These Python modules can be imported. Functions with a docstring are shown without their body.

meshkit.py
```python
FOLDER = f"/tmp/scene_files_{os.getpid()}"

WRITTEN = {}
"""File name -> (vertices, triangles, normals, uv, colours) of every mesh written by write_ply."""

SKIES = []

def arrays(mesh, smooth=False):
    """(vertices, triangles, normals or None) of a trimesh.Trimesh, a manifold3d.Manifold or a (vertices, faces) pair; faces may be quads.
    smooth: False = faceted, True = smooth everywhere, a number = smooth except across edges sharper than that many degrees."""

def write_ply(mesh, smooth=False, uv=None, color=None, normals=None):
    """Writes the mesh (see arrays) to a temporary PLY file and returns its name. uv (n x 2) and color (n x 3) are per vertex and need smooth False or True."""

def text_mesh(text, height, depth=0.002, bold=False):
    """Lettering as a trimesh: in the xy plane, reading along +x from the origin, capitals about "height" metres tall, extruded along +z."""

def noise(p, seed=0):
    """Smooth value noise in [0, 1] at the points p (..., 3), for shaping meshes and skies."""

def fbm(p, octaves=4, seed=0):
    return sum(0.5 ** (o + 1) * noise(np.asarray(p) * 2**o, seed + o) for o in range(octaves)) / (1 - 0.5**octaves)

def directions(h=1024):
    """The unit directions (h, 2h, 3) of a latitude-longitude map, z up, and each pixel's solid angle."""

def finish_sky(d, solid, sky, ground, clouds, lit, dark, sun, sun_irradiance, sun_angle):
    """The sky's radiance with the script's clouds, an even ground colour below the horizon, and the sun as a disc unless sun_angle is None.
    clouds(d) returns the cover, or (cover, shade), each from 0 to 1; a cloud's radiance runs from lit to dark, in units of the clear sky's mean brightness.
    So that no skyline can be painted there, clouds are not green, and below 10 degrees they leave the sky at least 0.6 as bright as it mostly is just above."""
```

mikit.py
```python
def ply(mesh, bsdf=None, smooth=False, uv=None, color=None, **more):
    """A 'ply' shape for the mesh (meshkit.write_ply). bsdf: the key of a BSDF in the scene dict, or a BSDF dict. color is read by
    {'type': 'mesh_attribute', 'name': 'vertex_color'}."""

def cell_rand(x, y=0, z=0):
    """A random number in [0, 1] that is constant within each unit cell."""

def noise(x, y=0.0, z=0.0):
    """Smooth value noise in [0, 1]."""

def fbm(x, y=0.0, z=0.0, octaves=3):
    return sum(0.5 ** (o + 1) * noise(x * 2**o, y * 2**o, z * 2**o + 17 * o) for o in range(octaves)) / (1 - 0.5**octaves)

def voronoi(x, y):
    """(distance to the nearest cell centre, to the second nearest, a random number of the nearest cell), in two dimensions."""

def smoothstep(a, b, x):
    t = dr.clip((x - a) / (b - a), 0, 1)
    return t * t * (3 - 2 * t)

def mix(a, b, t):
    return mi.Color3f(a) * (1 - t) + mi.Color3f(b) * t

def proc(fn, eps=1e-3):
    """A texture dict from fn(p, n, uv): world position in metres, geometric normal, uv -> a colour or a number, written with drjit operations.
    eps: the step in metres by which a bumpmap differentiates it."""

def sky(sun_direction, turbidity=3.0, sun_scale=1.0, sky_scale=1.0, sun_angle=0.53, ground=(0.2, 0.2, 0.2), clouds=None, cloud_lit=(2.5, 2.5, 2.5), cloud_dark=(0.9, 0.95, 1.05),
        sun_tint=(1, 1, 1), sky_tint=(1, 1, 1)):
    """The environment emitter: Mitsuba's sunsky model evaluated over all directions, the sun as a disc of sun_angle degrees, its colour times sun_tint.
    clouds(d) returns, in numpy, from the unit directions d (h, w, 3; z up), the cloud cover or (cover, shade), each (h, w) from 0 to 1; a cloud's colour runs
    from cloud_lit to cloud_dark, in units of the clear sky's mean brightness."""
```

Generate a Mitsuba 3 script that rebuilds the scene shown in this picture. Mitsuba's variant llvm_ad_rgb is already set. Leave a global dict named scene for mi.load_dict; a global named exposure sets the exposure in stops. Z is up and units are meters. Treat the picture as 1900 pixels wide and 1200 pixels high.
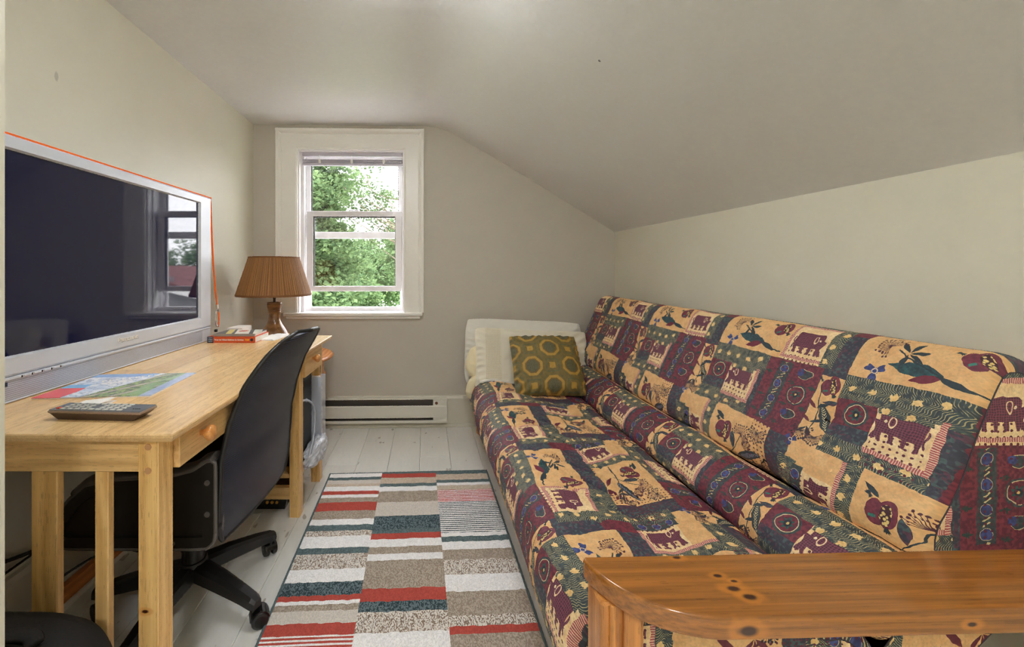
import math, random
import numpy as np
import trimesh
import drjit as dr
import mitsuba as mi
import mikit, meshkit
from mikit import proc, noise, fbm, voronoi, cell_rand, smoothstep, mix
from shapely.geometry import Polygon, Point, box as sbox
from shapely import affinity
from trimesh.transformations import rotation_matrix as rotm

random.seed(7)
rng = np.random.default_rng(7)
TF = mi.ScalarTransform4f
scene = {'type': 'scene'}
labels = {}

# ------------------------------------------------------------------ camera
YAW = math.radians(1.5)
CAM = [0, 0, 1.10]
scene['camera'] = {
    'type': 'perspective', 'fov': 2 * math.degrees(math.atan(950 / 748.0)), 'fov_axis': 'x',
    'principal_point_offset_x': (950 - 810) / 1900, 'principal_point_offset_y': (600 - 500) / 1200,
    'near_clip': 0.02, 'far_clip': 500.0,
    'to_world': TF().look_at(origin=CAM, target=[math.sin(YAW), math.cos(YAW), CAM[2]], up=[0, 0, 1]),
}
# ------------------------------------------------------------------ light and exposure
exposure = 3.28
def overcast(d):
    n = meshkit.fbm(d * np.array([3.0, 3.0, 6.0]) + 5.0, 4)
    return np.clip(0.75 + 0.5 * n, 0, 1), np.clip(1.6 * n - 0.5, 0, 1) * 0.6
SKY = 62.0
scene['sky'] = mikit.sky([-0.45, -0.5, 0.74], turbidity=4.0, sun_scale=0.10, sky_scale=0.085 * SKY, sun_angle=12.0, ground=(0.16, 0.2, 0.12),
                         clouds=overcast, cloud_lit=(1.9, 1.9, 1.95), cloud_dark=(1.2, 1.25, 1.35))
LAMP_RADIANCE = (3.9, 4.0, 4.1)          # the flush ceiling lamp over the rug, just above the frame
LAMP2_RADIANCE = (13.2, 13.3, 13.4)            # added unseen fill lamp behind the camera, brightens surfaces facing it

# ------------------------------------------------------------------ helpers
def key_for(name, parent=None):
    k = (parent + '__' + name) if parent else name
    if k not in scene and k not in labels:
        return k
    i = 1
    while f'{k}_{i:03d}' in scene or f'{k}_{i:03d}' in labels:
        i += 1
    return f'{k}_{i:03d}'
def thing(name, label, cat, group=None):
    k = key_for(name)
    labels[k] = {'label': label, 'category': cat}
    if group: labels[k]['group'] = group
    return k
def obj(name, mesh, bsdf, parent=None, smooth=False, label=None, M=None, kind=None, **kw):
    k = key_for(name, parent)
    if isinstance(mesh, list): mesh = trimesh.util.concatenate(mesh)
    if M is not None:
        mesh = mesh.copy(); mesh.apply_transform(M)
    scene[k] = mikit.ply(mesh, bsdf, smooth=smooth, **kw)
    if label or kind:
        labels.setdefault(k, {})
        if label: labels[k]['label'] = label
        if kind: labels[k]['kind'] = kind
    return k
def single(name, mesh, bsdf, label, cat, group=None, **kw):
    k = obj(name, mesh, bsdf, **kw)
    labels[k] = {**labels.get(k, {}), 'label': label, 'category': cat}
    if group: labels[k]['group'] = group
    return k
def struct(name, mesh, bsdf, label, **kw):
    k = obj(name, mesh, bsdf, **kw)
    labels[k] = {'label': label, 'kind': 'structure'}
    return k
def struct_group(name, label):
    labels[name] = {'label': label, 'kind': 'structure'}
    return name
def frame(o, ex, ey, ez=None):
    ex = np.array(ex, float); ex /= np.linalg.norm(ex)
    ey = np.array(ey, float); ey -= ex * (ex @ ey); ey /= np.linalg.norm(ey)
    ez = np.cross(ex, ey)
    M = np.eye(4); M[:3, 0], M[:3, 1], M[:3, 2], M[:3, 3] = ex, ey, ez, o
    return M
def bx(x0, x1, y0, y1, z0, z1, r=0.003):
    """a box with chamfered edges"""
    lo, hi = np.array([x0, y0, z0], float), np.array([x1, y1, z1], float)
    c, h = (lo + hi) / 2, (hi - lo) / 2
    r = min(r, 0.45 * h.min())
    if r <= 0:
        m = trimesh.creation.box(extents=2 * h); m.apply_translation(c); return m
    pts = []
    for s in np.ndindex(2, 2, 2):
        s = np.array(s) * 2 - 1
        for k in range(3):
            q = h - r; q[k] = h[k]
            pts.append(c + s * q)
    return trimesh.convex.convex_hull(np.array(pts))
def rbox(x0, x1, y0, y1, z0, z1, r=0.01, n=3):
    """a box with round edges"""
    lo, hi = np.array([x0, y0, z0], float), np.array([x1, y1, z1], float)
    c, h = (lo + hi) / 2, (hi - lo) / 2
    r = min(r, 0.98 * h.min())
    s = trimesh.creation.uv_sphere(radius=r, count=[2 * n + 2, 4 * n + 4]).vertices
    pts = [s + c + (h - r) * (np.array(k) * 2 - 1) for k in np.ndindex(2, 2, 2)]
    return trimesh.convex.convex_hull(np.vstack(pts))
def cyl(p0, p1, r, n=24, r1=None):
    p0, p1 = np.array(p0, float), np.array(p1, float)
    return lathe_between(p0, p1, [(r, 0), (r if r1 is None else r1, np.linalg.norm(p1 - p0))], n)
def lathe(profile, n=32):
    """profile: (r, z) from bottom to top, closed with caps"""
    pr = list(profile)
    a = np.arange(n) * 2 * np.pi / n
    v, f = [], []
    for r, z in pr:
        v.append(np.stack([r * np.cos(a), r * np.sin(a), np.full(n, z)], 1))
    v = np.vstack(v)
    for i in range(len(pr) - 1):
        for j in range(n):
            k = (j + 1) % n
            A, B, C, D_ = i * n + j, i * n + k, (i + 1) * n + k, (i + 1) * n + j
            f += [[A, B, C], [A, C, D_]]
    b = len(v); v = np.vstack([v, [[0, 0, pr[0][1]], [0, 0, pr[-1][1]]]])
    for j in range(n):
        k = (j + 1) % n
        f += [[k, j, b], [(len(pr) - 1) * n + j, (len(pr) - 1) * n + k, b + 1]]
    return trimesh.Trimesh(v, f, process=False)
def lathe_between(p0, p1, profile, n=24):
    z = (p1 - p0) / np.linalg.norm(p1 - p0)
    x = np.cross(z, [0, 0, 1] if abs(z[2]) < 0.9 else [1, 0, 0])
    m = lathe(profile, n); M = frame(p0, x, np.cross(z, x)); m.apply_transform(M); return m
def tube(pts, r, n=10, closed=False, flat=None):
    """a round tube (or, with flat=(w, t), a flat strap) along points"""
    p = np.asarray(pts, float)
    t = np.gradient(p, axis=0); t /= np.linalg.norm(t, axis=1, keepdims=True) + 1e-12
    ref = np.array([0, 0, 1.0])
    a = np.cross(t, ref)
    bad = np.linalg.norm(a, axis=1) < 0.15
    a[bad] = np.cross(t[bad], [1.0, 0, 0])
    for i in range(1, len(a)):
        if a[i] @ a[i - 1] < 0: a[i] *= -1
    a /= np.linalg.norm(a, axis=1, keepdims=True); b = np.cross(t, a)
    ang = np.arange(n) * 2 * np.pi / n
    rr = np.broadcast_to(r, (len(p),))
    w = (1, 1) if flat is None else flat
    v = p[:, None] + rr[:, None, None] * (w[0] * np.cos(ang)[None, :, None] * a[:, None] + w[1] * np.sin(ang)[None, :, None] * b[:, None])
    v = v.reshape(-1, 3); f = []
    for i in range(len(p) - 1):
        for j in range(n):
            k = (j + 1) % n
            A, B, C, D_ = i * n + j, i * n + k, (i + 1) * n + k, (i + 1) * n + j
            f += [[A, C, B], [A, D_, C]]
    b0 = len(v); v = np.vstack([v, [p[0], p[-1]]])
    for j in range(n):
        k = (j + 1) % n
        f += [[j, k, b0], [(len(p) - 1) * n + k, (len(p) - 1) * n + j, b0 + 1]]
    m = trimesh.Trimesh(v, f, process=False); m.fix_normals(); return m
def spline(pts, n=8):
    """Catmull-Rom through points"""
    p = np.asarray(pts, float); p = np.vstack([2 * p[0] - p[1], p, 2 * p[-1] - p[-2]])
    out = []
    for i in range(1, len(p) - 2):
        for t in np.linspace(0, 1, n, endpoint=False):
            out.append(0.5 * ((2 * p[i]) + (-p[i - 1] + p[i + 1]) * t + (2 * p[i - 1] - 5 * p[i] + 4 * p[i + 1] - p[i + 2]) * t ** 2 + (-p[i - 1] + 3 * p[i] - 3 * p[i + 1] + p[i + 2]) * t ** 3))
    out.append(p[-2]); return np.array(out)
def prism(poly, h, M=None):
    """a shapely polygon (or list of points) extruded by h along +z, then placed by M"""
    if not isinstance(poly, Polygon): poly = Polygon(poly)
    m = trimesh.creation.extrude_polygon(poly, h, engine='earcut')
    if M is not None: m.apply_transform(M)
    return m
def XZ(y0):   # polygon x,z extruded along +y from y0
    return np.array([[1, 0, 0, 0], [0, 0, 1, y0], [0, 1, 0, 0], [0, 0, 0, 1.0]])
def prism_y(poly, y0, y1):
    m = prism(poly, y1 - y0, XZ(y0)); m.fix_normals(); return m
def prism_x(poly, x0, x1):   # polygon (y, z) extruded along x
    m = prism(poly, x1 - x0, np.array([[0, 0, 1, x0], [1, 0, 0, 0], [0, 1, 0, 0], [0, 0, 0, 1.0]])); m.fix_normals(); return m
def rgb(*c):
    """sRGB 0-255 -> linear"""
    c = np.array(c, float) / 255
    return [float(x) for x in np.where(c < 0.04045, c / 12.92, ((c + 0.055) / 1.055) ** 2.4)]
def C3(*c): return mi.Color3f(*rgb(*c))
def mat(name, color, rough=0.5, spec=0.5, metal=0.0, bump=None, **kw):
    """a two-sided principled material; color: sRGB triple or a texture function"""
    b = {'type': 'principled', 'base_color': proc(color) if callable(color) else {'type': 'rgb', 'value': rgb(*color)}, 'roughness': rough, 'specular': spec, 'metallic': metal, **kw}
    if bump is not None:
        b = {'type': 'bumpmap', 'arbitrary': proc(bump[0], eps=bump[2] if len(bump) > 2 else 1e-3), 'scale': bump[1], 'bsdf': b}
    scene[name] = {'type': 'twosided', 'bsdf': b}
    return name

# ------------------------------------------------------------------ materials
def paint(c, amp=0.03, s=6.0, spot=None):
    def fn(p, n, uv):
        mark = mi.Float(1.0)
        if spot is not None:      # a small grey smudge on the paint
            mark = 1 - 0.28 * (1 - smoothstep(0.55, 1.0, dr.sqrt(dr.square((p.y - spot[1]) / 0.009) + dr.square((p.z - spot[2]) / 0.019)) + 0.2 * (noise(p.y * 300, p.z * 300, 0.0) - 0.5)))
        v = fbm(p.x * s, p.y * s, p.z * s, octaves=3)
        w = fbm(p.x * 90, p.y * 90, p.z * 90, octaves=2)
        return C3(*c) * mark * (1 + amp * (v - 0.5) * 2 + 0.03 * (w - 0.5))
    return fn
def plaster_h(p, n, uv):
    return 0.6 * fbm(p.x * 14, p.y * 14, p.z * 14, octaves=3) * 4 + fbm(p.x * 120, p.y * 120, p.z * 120, octaves=2)
mat('m_wall', paint((211, 207, 190), spot=(-1.205, 1.347, 1.73)), rough=0.45, spec=0.35, bump=(plaster_h, 0.0012, 2e-3))
mat('m_wall_far', paint((196, 190, 179)), rough=0.5, spec=0.3, bump=(plaster_h, 0.0010, 2e-3))
def ceil_c(p, n, uv):
    sp = dr.sqrt(dr.square(p.x - 0.601) + dr.square(p.y - 1.383))
    v = fbm(p.x * 3, p.y * 3, p.z * 3, octaves=3); w = fbm(p.x * 80, p.y * 80, p.z * 80, octaves=2)
    return C3(212, 211, 209) * (1 + 0.05 * (v - 0.5) + 0.05 * (w - 0.5)) * dr.select(sp < 0.0045, 0.3, 1.0)
def ceil_h(p, n, uv):
    k = smoothstep(0.5, 1.0, p.x)
    strokes = fbm(p.x * 30, p.y * 3.0, p.z * 20, octaves=2) * 3
    return 1.2 * fbm(p.x * 5, p.y * 5, p.z * 5, octaves=3) + 1.6 * fbm(p.x * 130, p.y * 130, p.z * 130, octaves=2) + 0.35 * k * strokes
mat('m_ceiling', ceil_c, rough=0.4, spec=0.4, bump=(ceil_h, 0.0009, 2e-3))
def trim_h(p, n, uv): return fbm(p.x * 40, p.y * 40, p.z * 12, octaves=2)
mat('m_trim', paint((236, 234, 228), 0.015), rough=0.3, spec=0.5, bump=(trim_h, 0.00022, 2e-3))
mat('m_vinyl', (232, 230, 232), rough=0.3)
mat('m_baseboard', paint((206, 202, 188), 0.03), rough=0.35, bump=(trim_h, 0.0006, 2e-3))
def floor_c(tone):
    def fn(p, n, uv):
        v = fbm(p.x * 9, p.y * 2.0, 3.0, octaves=3); w = fbm(p.x * 120, p.y * 25, 1.0, octaves=2)
        chip = smoothstep(0.80, 0.84, fbm(p.x * 26, p.y * 14, 7.0, octaves=3))
        c = C3(tone, tone, tone - 5) * (1 + 0.08 * (v - 0.5) + 0.05 * (w - 0.5))
        return mix(c, C3(140, 132, 118), chip * 0.6)
    return fn
def floor_h(p, n, uv): return fbm(p.x * 60, p.y * 8, 2.0, octaves=3) + 1.5 * fbm(p.x * 7, p.y * 3, 4.0, octaves=2)
for i, t in enumerate((224, 220, 227)):
    mat(f'm_floor_{i}', floor_c(t), rough=0.24, spec=0.5, bump=(floor_h, 0.0010, 2e-3))
mat('m_gap', (120, 116, 108), rough=0.8)
mat('m_heater', (214, 211, 200), rough=0.4)
mat('m_dark', (22, 20, 19), rough=0.7)

def wood(axis, light, dark, ring=34.0, stretch=0.06, seed=0.0, stave=0.0, stave_axis=None, knots=0.0, rings=0.42, spots=(), fine_w=0.5):
    """wood with the grain along a world axis"""
    def fn(p, n, uv):
        q = [p.x, p.y, p.z]
        a = q[axis]; b, c = [q[i] for i in range(3) if i != axis]
        off = mi.Float(seed)
        tone = mi.Float(0.5)
        if stave > 0:
            s = q[stave_axis]
            i = dr.floor(s / stave + 0.3)
            seg = dr.floor(a / 0.62 + cell_rand(i, 3, 5) * 5)
            tone = cell_rand(i, seg, 9 + seed)
            off = off + cell_rand(i, seg, 2) * 31
        w = fbm(a * 2.2 + off, b * 9 + off, c * 9, octaves=3)
        ph = (b * 1.0 + c * 0.8) * ring + w * 3.2 + off * 3
        g = dr.abs(dr.sin(ph * 3.14159))
        fine = fbm(a * 6 + off, b * 260, c * 260, octaves=2)
        t = rings * g ** 2 + 0.38 * w + fine_w * (fine - 0.5) + 0.5 * (tone - 0.5)
        col = mix(C3(*light), C3(*dark), dr.clip(t, 0, 1))
        pore = smoothstep(0.70, 0.80, noise(a * 55 + off, b * 700, c * 700)) * 0.22
        col = col * (1 - pore)
        if knots > 0:
            k1, k2, kr = voronoi(a * knots + off, (b + c) * knots * 2.2)
            kk = (1 - smoothstep(0.03, 0.10, k1)) * dr.select(kr > 0.55, 1.0, 0.0)
            col = mix(col, C3(74, 34, 14), kk * 0.85)
        for sx, sy, sz, sr in spots:      # single knots
            dx, dy, dz = (p.x - sx) / (1.9 * sr), (p.y - sy) / sr, (p.z - sz) / sr
            d = dr.sqrt(dx * dx + dy * dy + dz * dz) * (1 + 0.3 * (noise(p.x * 90, p.y * 90, 0.0) - 0.5))
            col = mix(col, C3(196, 122, 40), (1 - smoothstep(1.6, 2.8, d)) * 0.5)
            col = mix(col, C3(58, 24, 10), 1 - smoothstep(0.55, 1.25, d))
        return col
    return fn
PINE_L, PINE_D = (228, 190, 132), (192, 146, 86)
mat('m_pine_top', wood(1, (232, 198, 146), (190, 146, 92), seed=1.0, stave=0.095, stave_axis=0, rings=0.14), rough=0.25, spec=0.5, clearcoat=0.4, clearcoat_gloss=0.9)
mat('m_pine_y', wood(1, PINE_L, PINE_D, seed=4.0), rough=0.35)
mat('m_pine_x', wood(0, PINE_L, PINE_D, seed=2.0), rough=0.35)
mat('m_pine_z', wood(2, (234, 194, 130), (196, 146, 78), seed=3.0, knots=2.6, spots=((-0.614, 0.898, 0.352, 0.0045),)), rough=0.35)
mat('m_knob', wood(0, (222, 160, 92), (186, 116, 56), seed=5.0), rough=0.22)
mat('m_peg', (190, 142, 100), rough=0.4)
mat('m_arm', wood(0, (166, 104, 40), (78, 42, 14), ring=40, seed=6.0, rings=0.22, fine_w=0.85, spots=((0.478, 0.649, 0.598, 0.0040), (0.496, 0.637, 0.598, 0.003), (0.484, 0.622, 0.598, 0.0060), (0.497, 0.606, 0.598, 0.0055), (0.465, 0.570, 0.578, 0.008), (0.437, 0.692, 0.598, 0.004), (0.80, 0.570, 0.580, 0.004))), rough=0.12, spec=0.6, clearcoat=0.9, clearcoat_gloss=0.97)
mat('m_arm_post', wood(2, (206, 140, 72), (150, 88, 36), seed=8.0), rough=0.2, clearcoat=0.5)
mat('m_oak', wood(1, (206, 136, 74), (150, 84, 36), seed=9.0), rough=0.25)
mat('m_oak_z', wood(2, (192, 122, 60), (134, 72, 28), seed=10.0), rough=0.3)
mat('m_silver', (204, 208, 216), rough=0.35, metal=0.1)
def speaker_c(p, n, uv):
    s = dr.sin(p.z * 2 * 3.14159 / 0.0052)
    return mix(C3(158, 163, 174), C3(188, 192, 203), smoothstep(-0.4, 0.5, s))
mat('m_speaker', speaker_c, rough=0.4, metal=0.2)
scene['m_screen'] = {'type': 'principled', 'base_color': {'type': 'rgb', 'value': rgb(11, 18, 52)}, 'roughness': 0.03, 'specular': 0.9}
mat('m_black', (24, 23, 23), rough=0.4)
mat('m_black_soft', (30, 29, 29), rough=0.75)
mat('m_black_gloss', (14, 14, 15), rough=0.15)
mat('m_chairplastic', (30, 27, 24), rough=0.38, bump=(lambda p, n, uv: noise(p.x * 500, p.y * 500, p.z * 500), 0.0004, 1e-3))
mat('m_chair_rim', (84, 80, 76), rough=0.25)  # highlight on bead, pad and screws painted in as a lighter grey
def mesh_c(p, n, uv):
    s = dr.sin(uv.y * 2 * 3.14159 / 0.0065)
    t = dr.sin(uv.x * 2 * 3.14159 / 0.0065)
    k = smoothstep(0.1, 0.9, s) * (0.55 + 0.45 * smoothstep(-0.2, 0.8, t))
    return mix(C3(7, 9, 13), C3(58, 68, 96), k * (0.55 + 0.7 * fbm(uv.x * 14, uv.y * 14, 0.5)))
def mesh_h(p, n, uv): return dr.sin(uv.y * 2 * 3.14159 / 0.0065)
mat('m_mesh', mesh_c, rough=0.45, spec=0.5, sheen=0.4)
mat('m_chrome', (220, 220, 222), rough=0.12, metal=1.0)
mat('m_orange', (244, 112, 32), rough=0.5)
mat('m_white', (236, 234, 230), rough=0.5)
mat('m_paper', (238, 236, 232), rough=0.7)
mat('m_cable_grey', (168, 174, 186), rough=0.4)
mat('m_red', (214, 84, 52), rough=0.35)
mat('m_navy', (28, 40, 64), rough=0.35)
mat('m_lettering', (240, 236, 228), rough=0.5)
mat('m_yellow', (236, 176, 40), rough=0.5)

# ------------------------------------------------------------------ the room
XL, XR, D, ZC, ZK = -1.205, 1.347, 2.845, 2.112, 1.367
YB = -2.0
# floor: painted boards, each its own
floor = struct('floor', bx(-1.4, 1.5, YB - 0.1, D + 0.15, -0.08, -0.012, 0), 'm_gap', 'off-white painted plank floor')
BW = 0.1772
for k in range(-8, 9):
    x0, x1 = -0.036 + BW * k + 0.0007, -0.036 + BW * (k + 1) - 0.0007
    if x0 > XR or x1 < XL: continue
    y = YB; i = 0
    r = random.Random(k)
    while y < D:
        y1 = min(D + 0.02, y + r.uniform(0.9, 2.2))
        if y1 > D - 0.25: y1 = D + 0.02
        obj('board', bx(max(x0, XL - 0.05), min(x1, XR + 0.05), y + 0.0008, y1 - 0.0008, -0.012, r.uniform(-0.0008, 0.0), 0.0018), f'm_floor_{r.randrange(3)}', floor)
        y = y1; i += 1
# walls
OX0, OX1, OZ0, OZ1 = -0.895, -0.153, 0.797, 1.94      # the window opening
wallp = Polygon([(-1.4, -0.1), (1.6, -0.1), (1.6, 1.35), (1.347, 1.42), (0.3, 2.2), (-1.4, 2.3)]).difference(sbox(OX0, OZ0, OX1, OZ1))
struct('wall_far', prism_y(wallp, D, D + 0.17), 'm_wall_far', 'taupe end wall with the window')
struct('wall_left', bx(XL - 0.12, XL, YB, D + 0.17, -0.1, 2.25, 0), 'm_wall', 'cream side wall behind the television')
struct('wall_right', bx(XR, XR + 0.12, YB, D + 0.17, -0.1, 1.45, 0), 'm_wall', 'low cream knee wall behind the futon')
struct('wall_near', bx(XL - 0.02, -0.628, 0.56, 0.62, -0.02, 2.2, 0.002), 'm_wall', 'short cream return wall at the left edge of the picture')
struct('wall_back', bx(-1.4, 1.6, YB - 0.12, YB, -0.1, 2.25, 0), 'm_wall', 'cream wall at the near end of the room')
# ceiling: flat, then a soft bend, then the slope down to the knee wall
prof = [(-1.4, ZC), (-0.2, ZC)]
for t in np.linspace(0, 1, 15):      # quadratic bend
    P0, P1, P2 = np.array([-0.02, ZC]), np.array([0.125, ZC]), np.array([0.30, 1.998])
    q = (1 - t) ** 2 * P0 + 2 * t * (1 - t) * P1 + t * t * P2; prof.append(tuple(q))
prof += [(0.60, 1.824), (0.95, 1.612), (XR, ZK), (1.6, 1.20)]
top = [(1.6, 2.4), (-1.4, 2.4)]
struct('ceiling', prism_y(Polygon(prof + top), YB - 0.1, D + 0.17), 'm_ceiling', 'grey white ceiling that slopes down over the futon', smooth=35)
# baseboards
bb = Polygon([(0, 0), (0.018, 0), (0.018, 0.195), (0.012, 0.212), (0, 0.215)])
def base_far(x0, x1):   # profile in (-y, z)
    return prism_x(Polygon([(D - a, z) for a, z in bb.exterior.coords[:-1]]), x0, x1)
struct('baseboard_far', base_far(XL, XR), 'm_baseboard', 'tall painted baseboard under the window')
struct('trim_1', prism_x(Polygon([(D - 0.018, 0), (D - 0.036, 0), (D - 0.034, 0.010), (D - 0.028, 0.016), (D - 0.018, 0.02)]), XL, XR), 'm_baseboard', 'quarter-round strip along the far baseboard')
struct('baseboard_left', prism_y(Polygon([(XL + a, z) for a, z in bb.exterior.coords[:-1]]), 0.62, D - 0.018), 'm_baseboard', 'painted baseboard under the desk')
struct('trim_2', prism_y(Polygon([(XL + 0.018, 0), (XL + 0.042, 0), (XL + 0.04, 0.014), (XL + 0.032, 0.024), (XL + 0.018, 0.028)]), 0.62, D - 0.04), 'm_trim', 'shoe strip along the left baseboard')

# ------------------------------------------------------------------ window
win = struct_group('window_1', 'white double-hung window with the lower sash raised a little')
def casing_profile(w):  # (across from the opening outwards, proud of the wall)
    return [(0, 0), (0, 0.018), (0.012, 0.022), (w - 0.042, 0.022), (w - 0.036, 0.018), (w - 0.030, 0.026), (w - 0.02, 0.034), (w - 0.004, 0.036), (w, 0.030), (w, 0)]
CX0, CX1, CZ1 = -1.042, -0.013, 2.081
lp = Polygon([(OX0 - a, D - t) for a, t in casing_profile(OX0 - CX0)])
rp = Polygon([(OX1 + a, D - t) for a, t in casing_profile(CX1 - OX1)])
for pz in (lp, rp):
    m = prism(pz, CZ1 - 0.80); m.apply_translation([0, 0, 0.80]); m.fix_normals()
    obj('casing', m, 'm_trim', win)
hp = Polygon([(D - t, OZ1 + a) for a, t in casing_profile(CZ1 - OZ1)])
m = prism_x(hp, CX0, CX1); obj('casing', m, 'm_trim', win)
obj('stool', [bx(-0.985, -0.024, 2.795, D + 0.02, 0.777, 0.800, 0.008), bx(-0.97, -0.04, 2.815, D, 0.757, 0.777, 0.004)], 'm_trim', win)
# jamb liners
obj('jamb', [bx(OX0 - 0.001, OX0 + 0.010, D - 0.004, 3.015, OZ0, OZ1, 0.002), bx(OX0 + 0.01, OX0 + 0.030, 2.885, 2.915, OZ0, OZ1, 0.002), bx(OX0 + 0.01, OX0 + 0.022, 2.962, 2.972, OZ0, OZ1, 0.001), bx(OX0 + 0.01, OX0 + 0.05, 3.0, 3.015, OZ0, OZ1, 0.002)], 'm_vinyl', win)
obj('jamb', [bx(OX1 - 0.010, OX1 + 0.001, D - 0.004, 3.015, OZ0, OZ1, 0.002), bx(OX1 - 0.018, OX1 - 0.01, 2.885, 2.915, OZ0, OZ1, 0.002), bx(OX1 - 0.018, OX1 - 0.01, 2.962, 2.972, OZ0, OZ1, 0.001), bx(OX1 - 0.04, OX1 - 0.01, 3.0, 3.015, OZ0, OZ1, 0.002)], 'm_vinyl', win)
obj('jamb', bx(OX0, OX1, D - 0.004, 3.015, OZ1 - 0.012, OZ1 + 0.001, 0.002), 'm_vinyl', win)
obj('sill', [bx(OX0, OX1, D + 0.02, 3.03, OZ0 - 0.005, 0.803, 0.002), bx(OX0 + 0.01, OX1 - 0.01, 2.93, 2.965, 0.803, 0.830, 0.003), bx(OX0 + 0.01, OX1 - 0.01, 2.985, 3.01, 0.803, 0.825, 0.003)], 'm_vinyl', win)
scene['m_pane'] = {'type': 'thindielectric', 'int_ior': 1.5}
def sash(x0, x1, z0, z1, y0, y1, st, bt, tp):
    k = obj('sash', [bx(x0, x0 + st, y0, y1, z0, z1, 0.004), bx(x1 - st, x1, y0, y1, z0, z1, 0.004),
                     bx(x0, x1, y0, y1, z0, z0 + bt, 0.004), bx(x0, x1, y0, y1, z1 - tp, z1, 0.004)], 'm_vinyl', win)
    g = trimesh.Trimesh([[x0 + st, (y0 + y1) / 2, z0 + bt], [x1 - st, (y0 + y1) / 2, z0 + bt], [x1 - st, (y0 + y1) / 2, z1 - tp], [x0 + st, (y0 + y1) / 2, z1 - tp]], [[0, 1, 2], [0, 2, 3]], process=False)
    obj('pane', g, 'm_pane', k)
    obj('gasket', [bx(x0 + st, x0 + st + 0.005, y0 + 0.006, y1 - 0.006, z0 + bt, z1 - tp, 0), bx(x1 - st - 0.003, x1 - st, y0 + 0.006, y1 - 0.006, z0 + bt, z1 - tp, 0), bx(x0 + st, x1 - st, y0 + 0.006, y1 - 0.006, z1 - tp - 0.005, z1 - tp, 0)], 'm_dark', k)
    return k
ls = sash(-0.862, -0.172, 0.943, 1.523, 2.925, 2.960, 0.050, 0.037, 0.040)
obj('catch', rbox(-0.55, -0.49, 2.94, 2.965, 1.523, 1.535, 0.004), 'm_vinyl', ls)
us = sash(-0.876, -0.165, 1.327, 1.935, 2.972, 3.0, 0.036, 0.050, 0.045)

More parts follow.
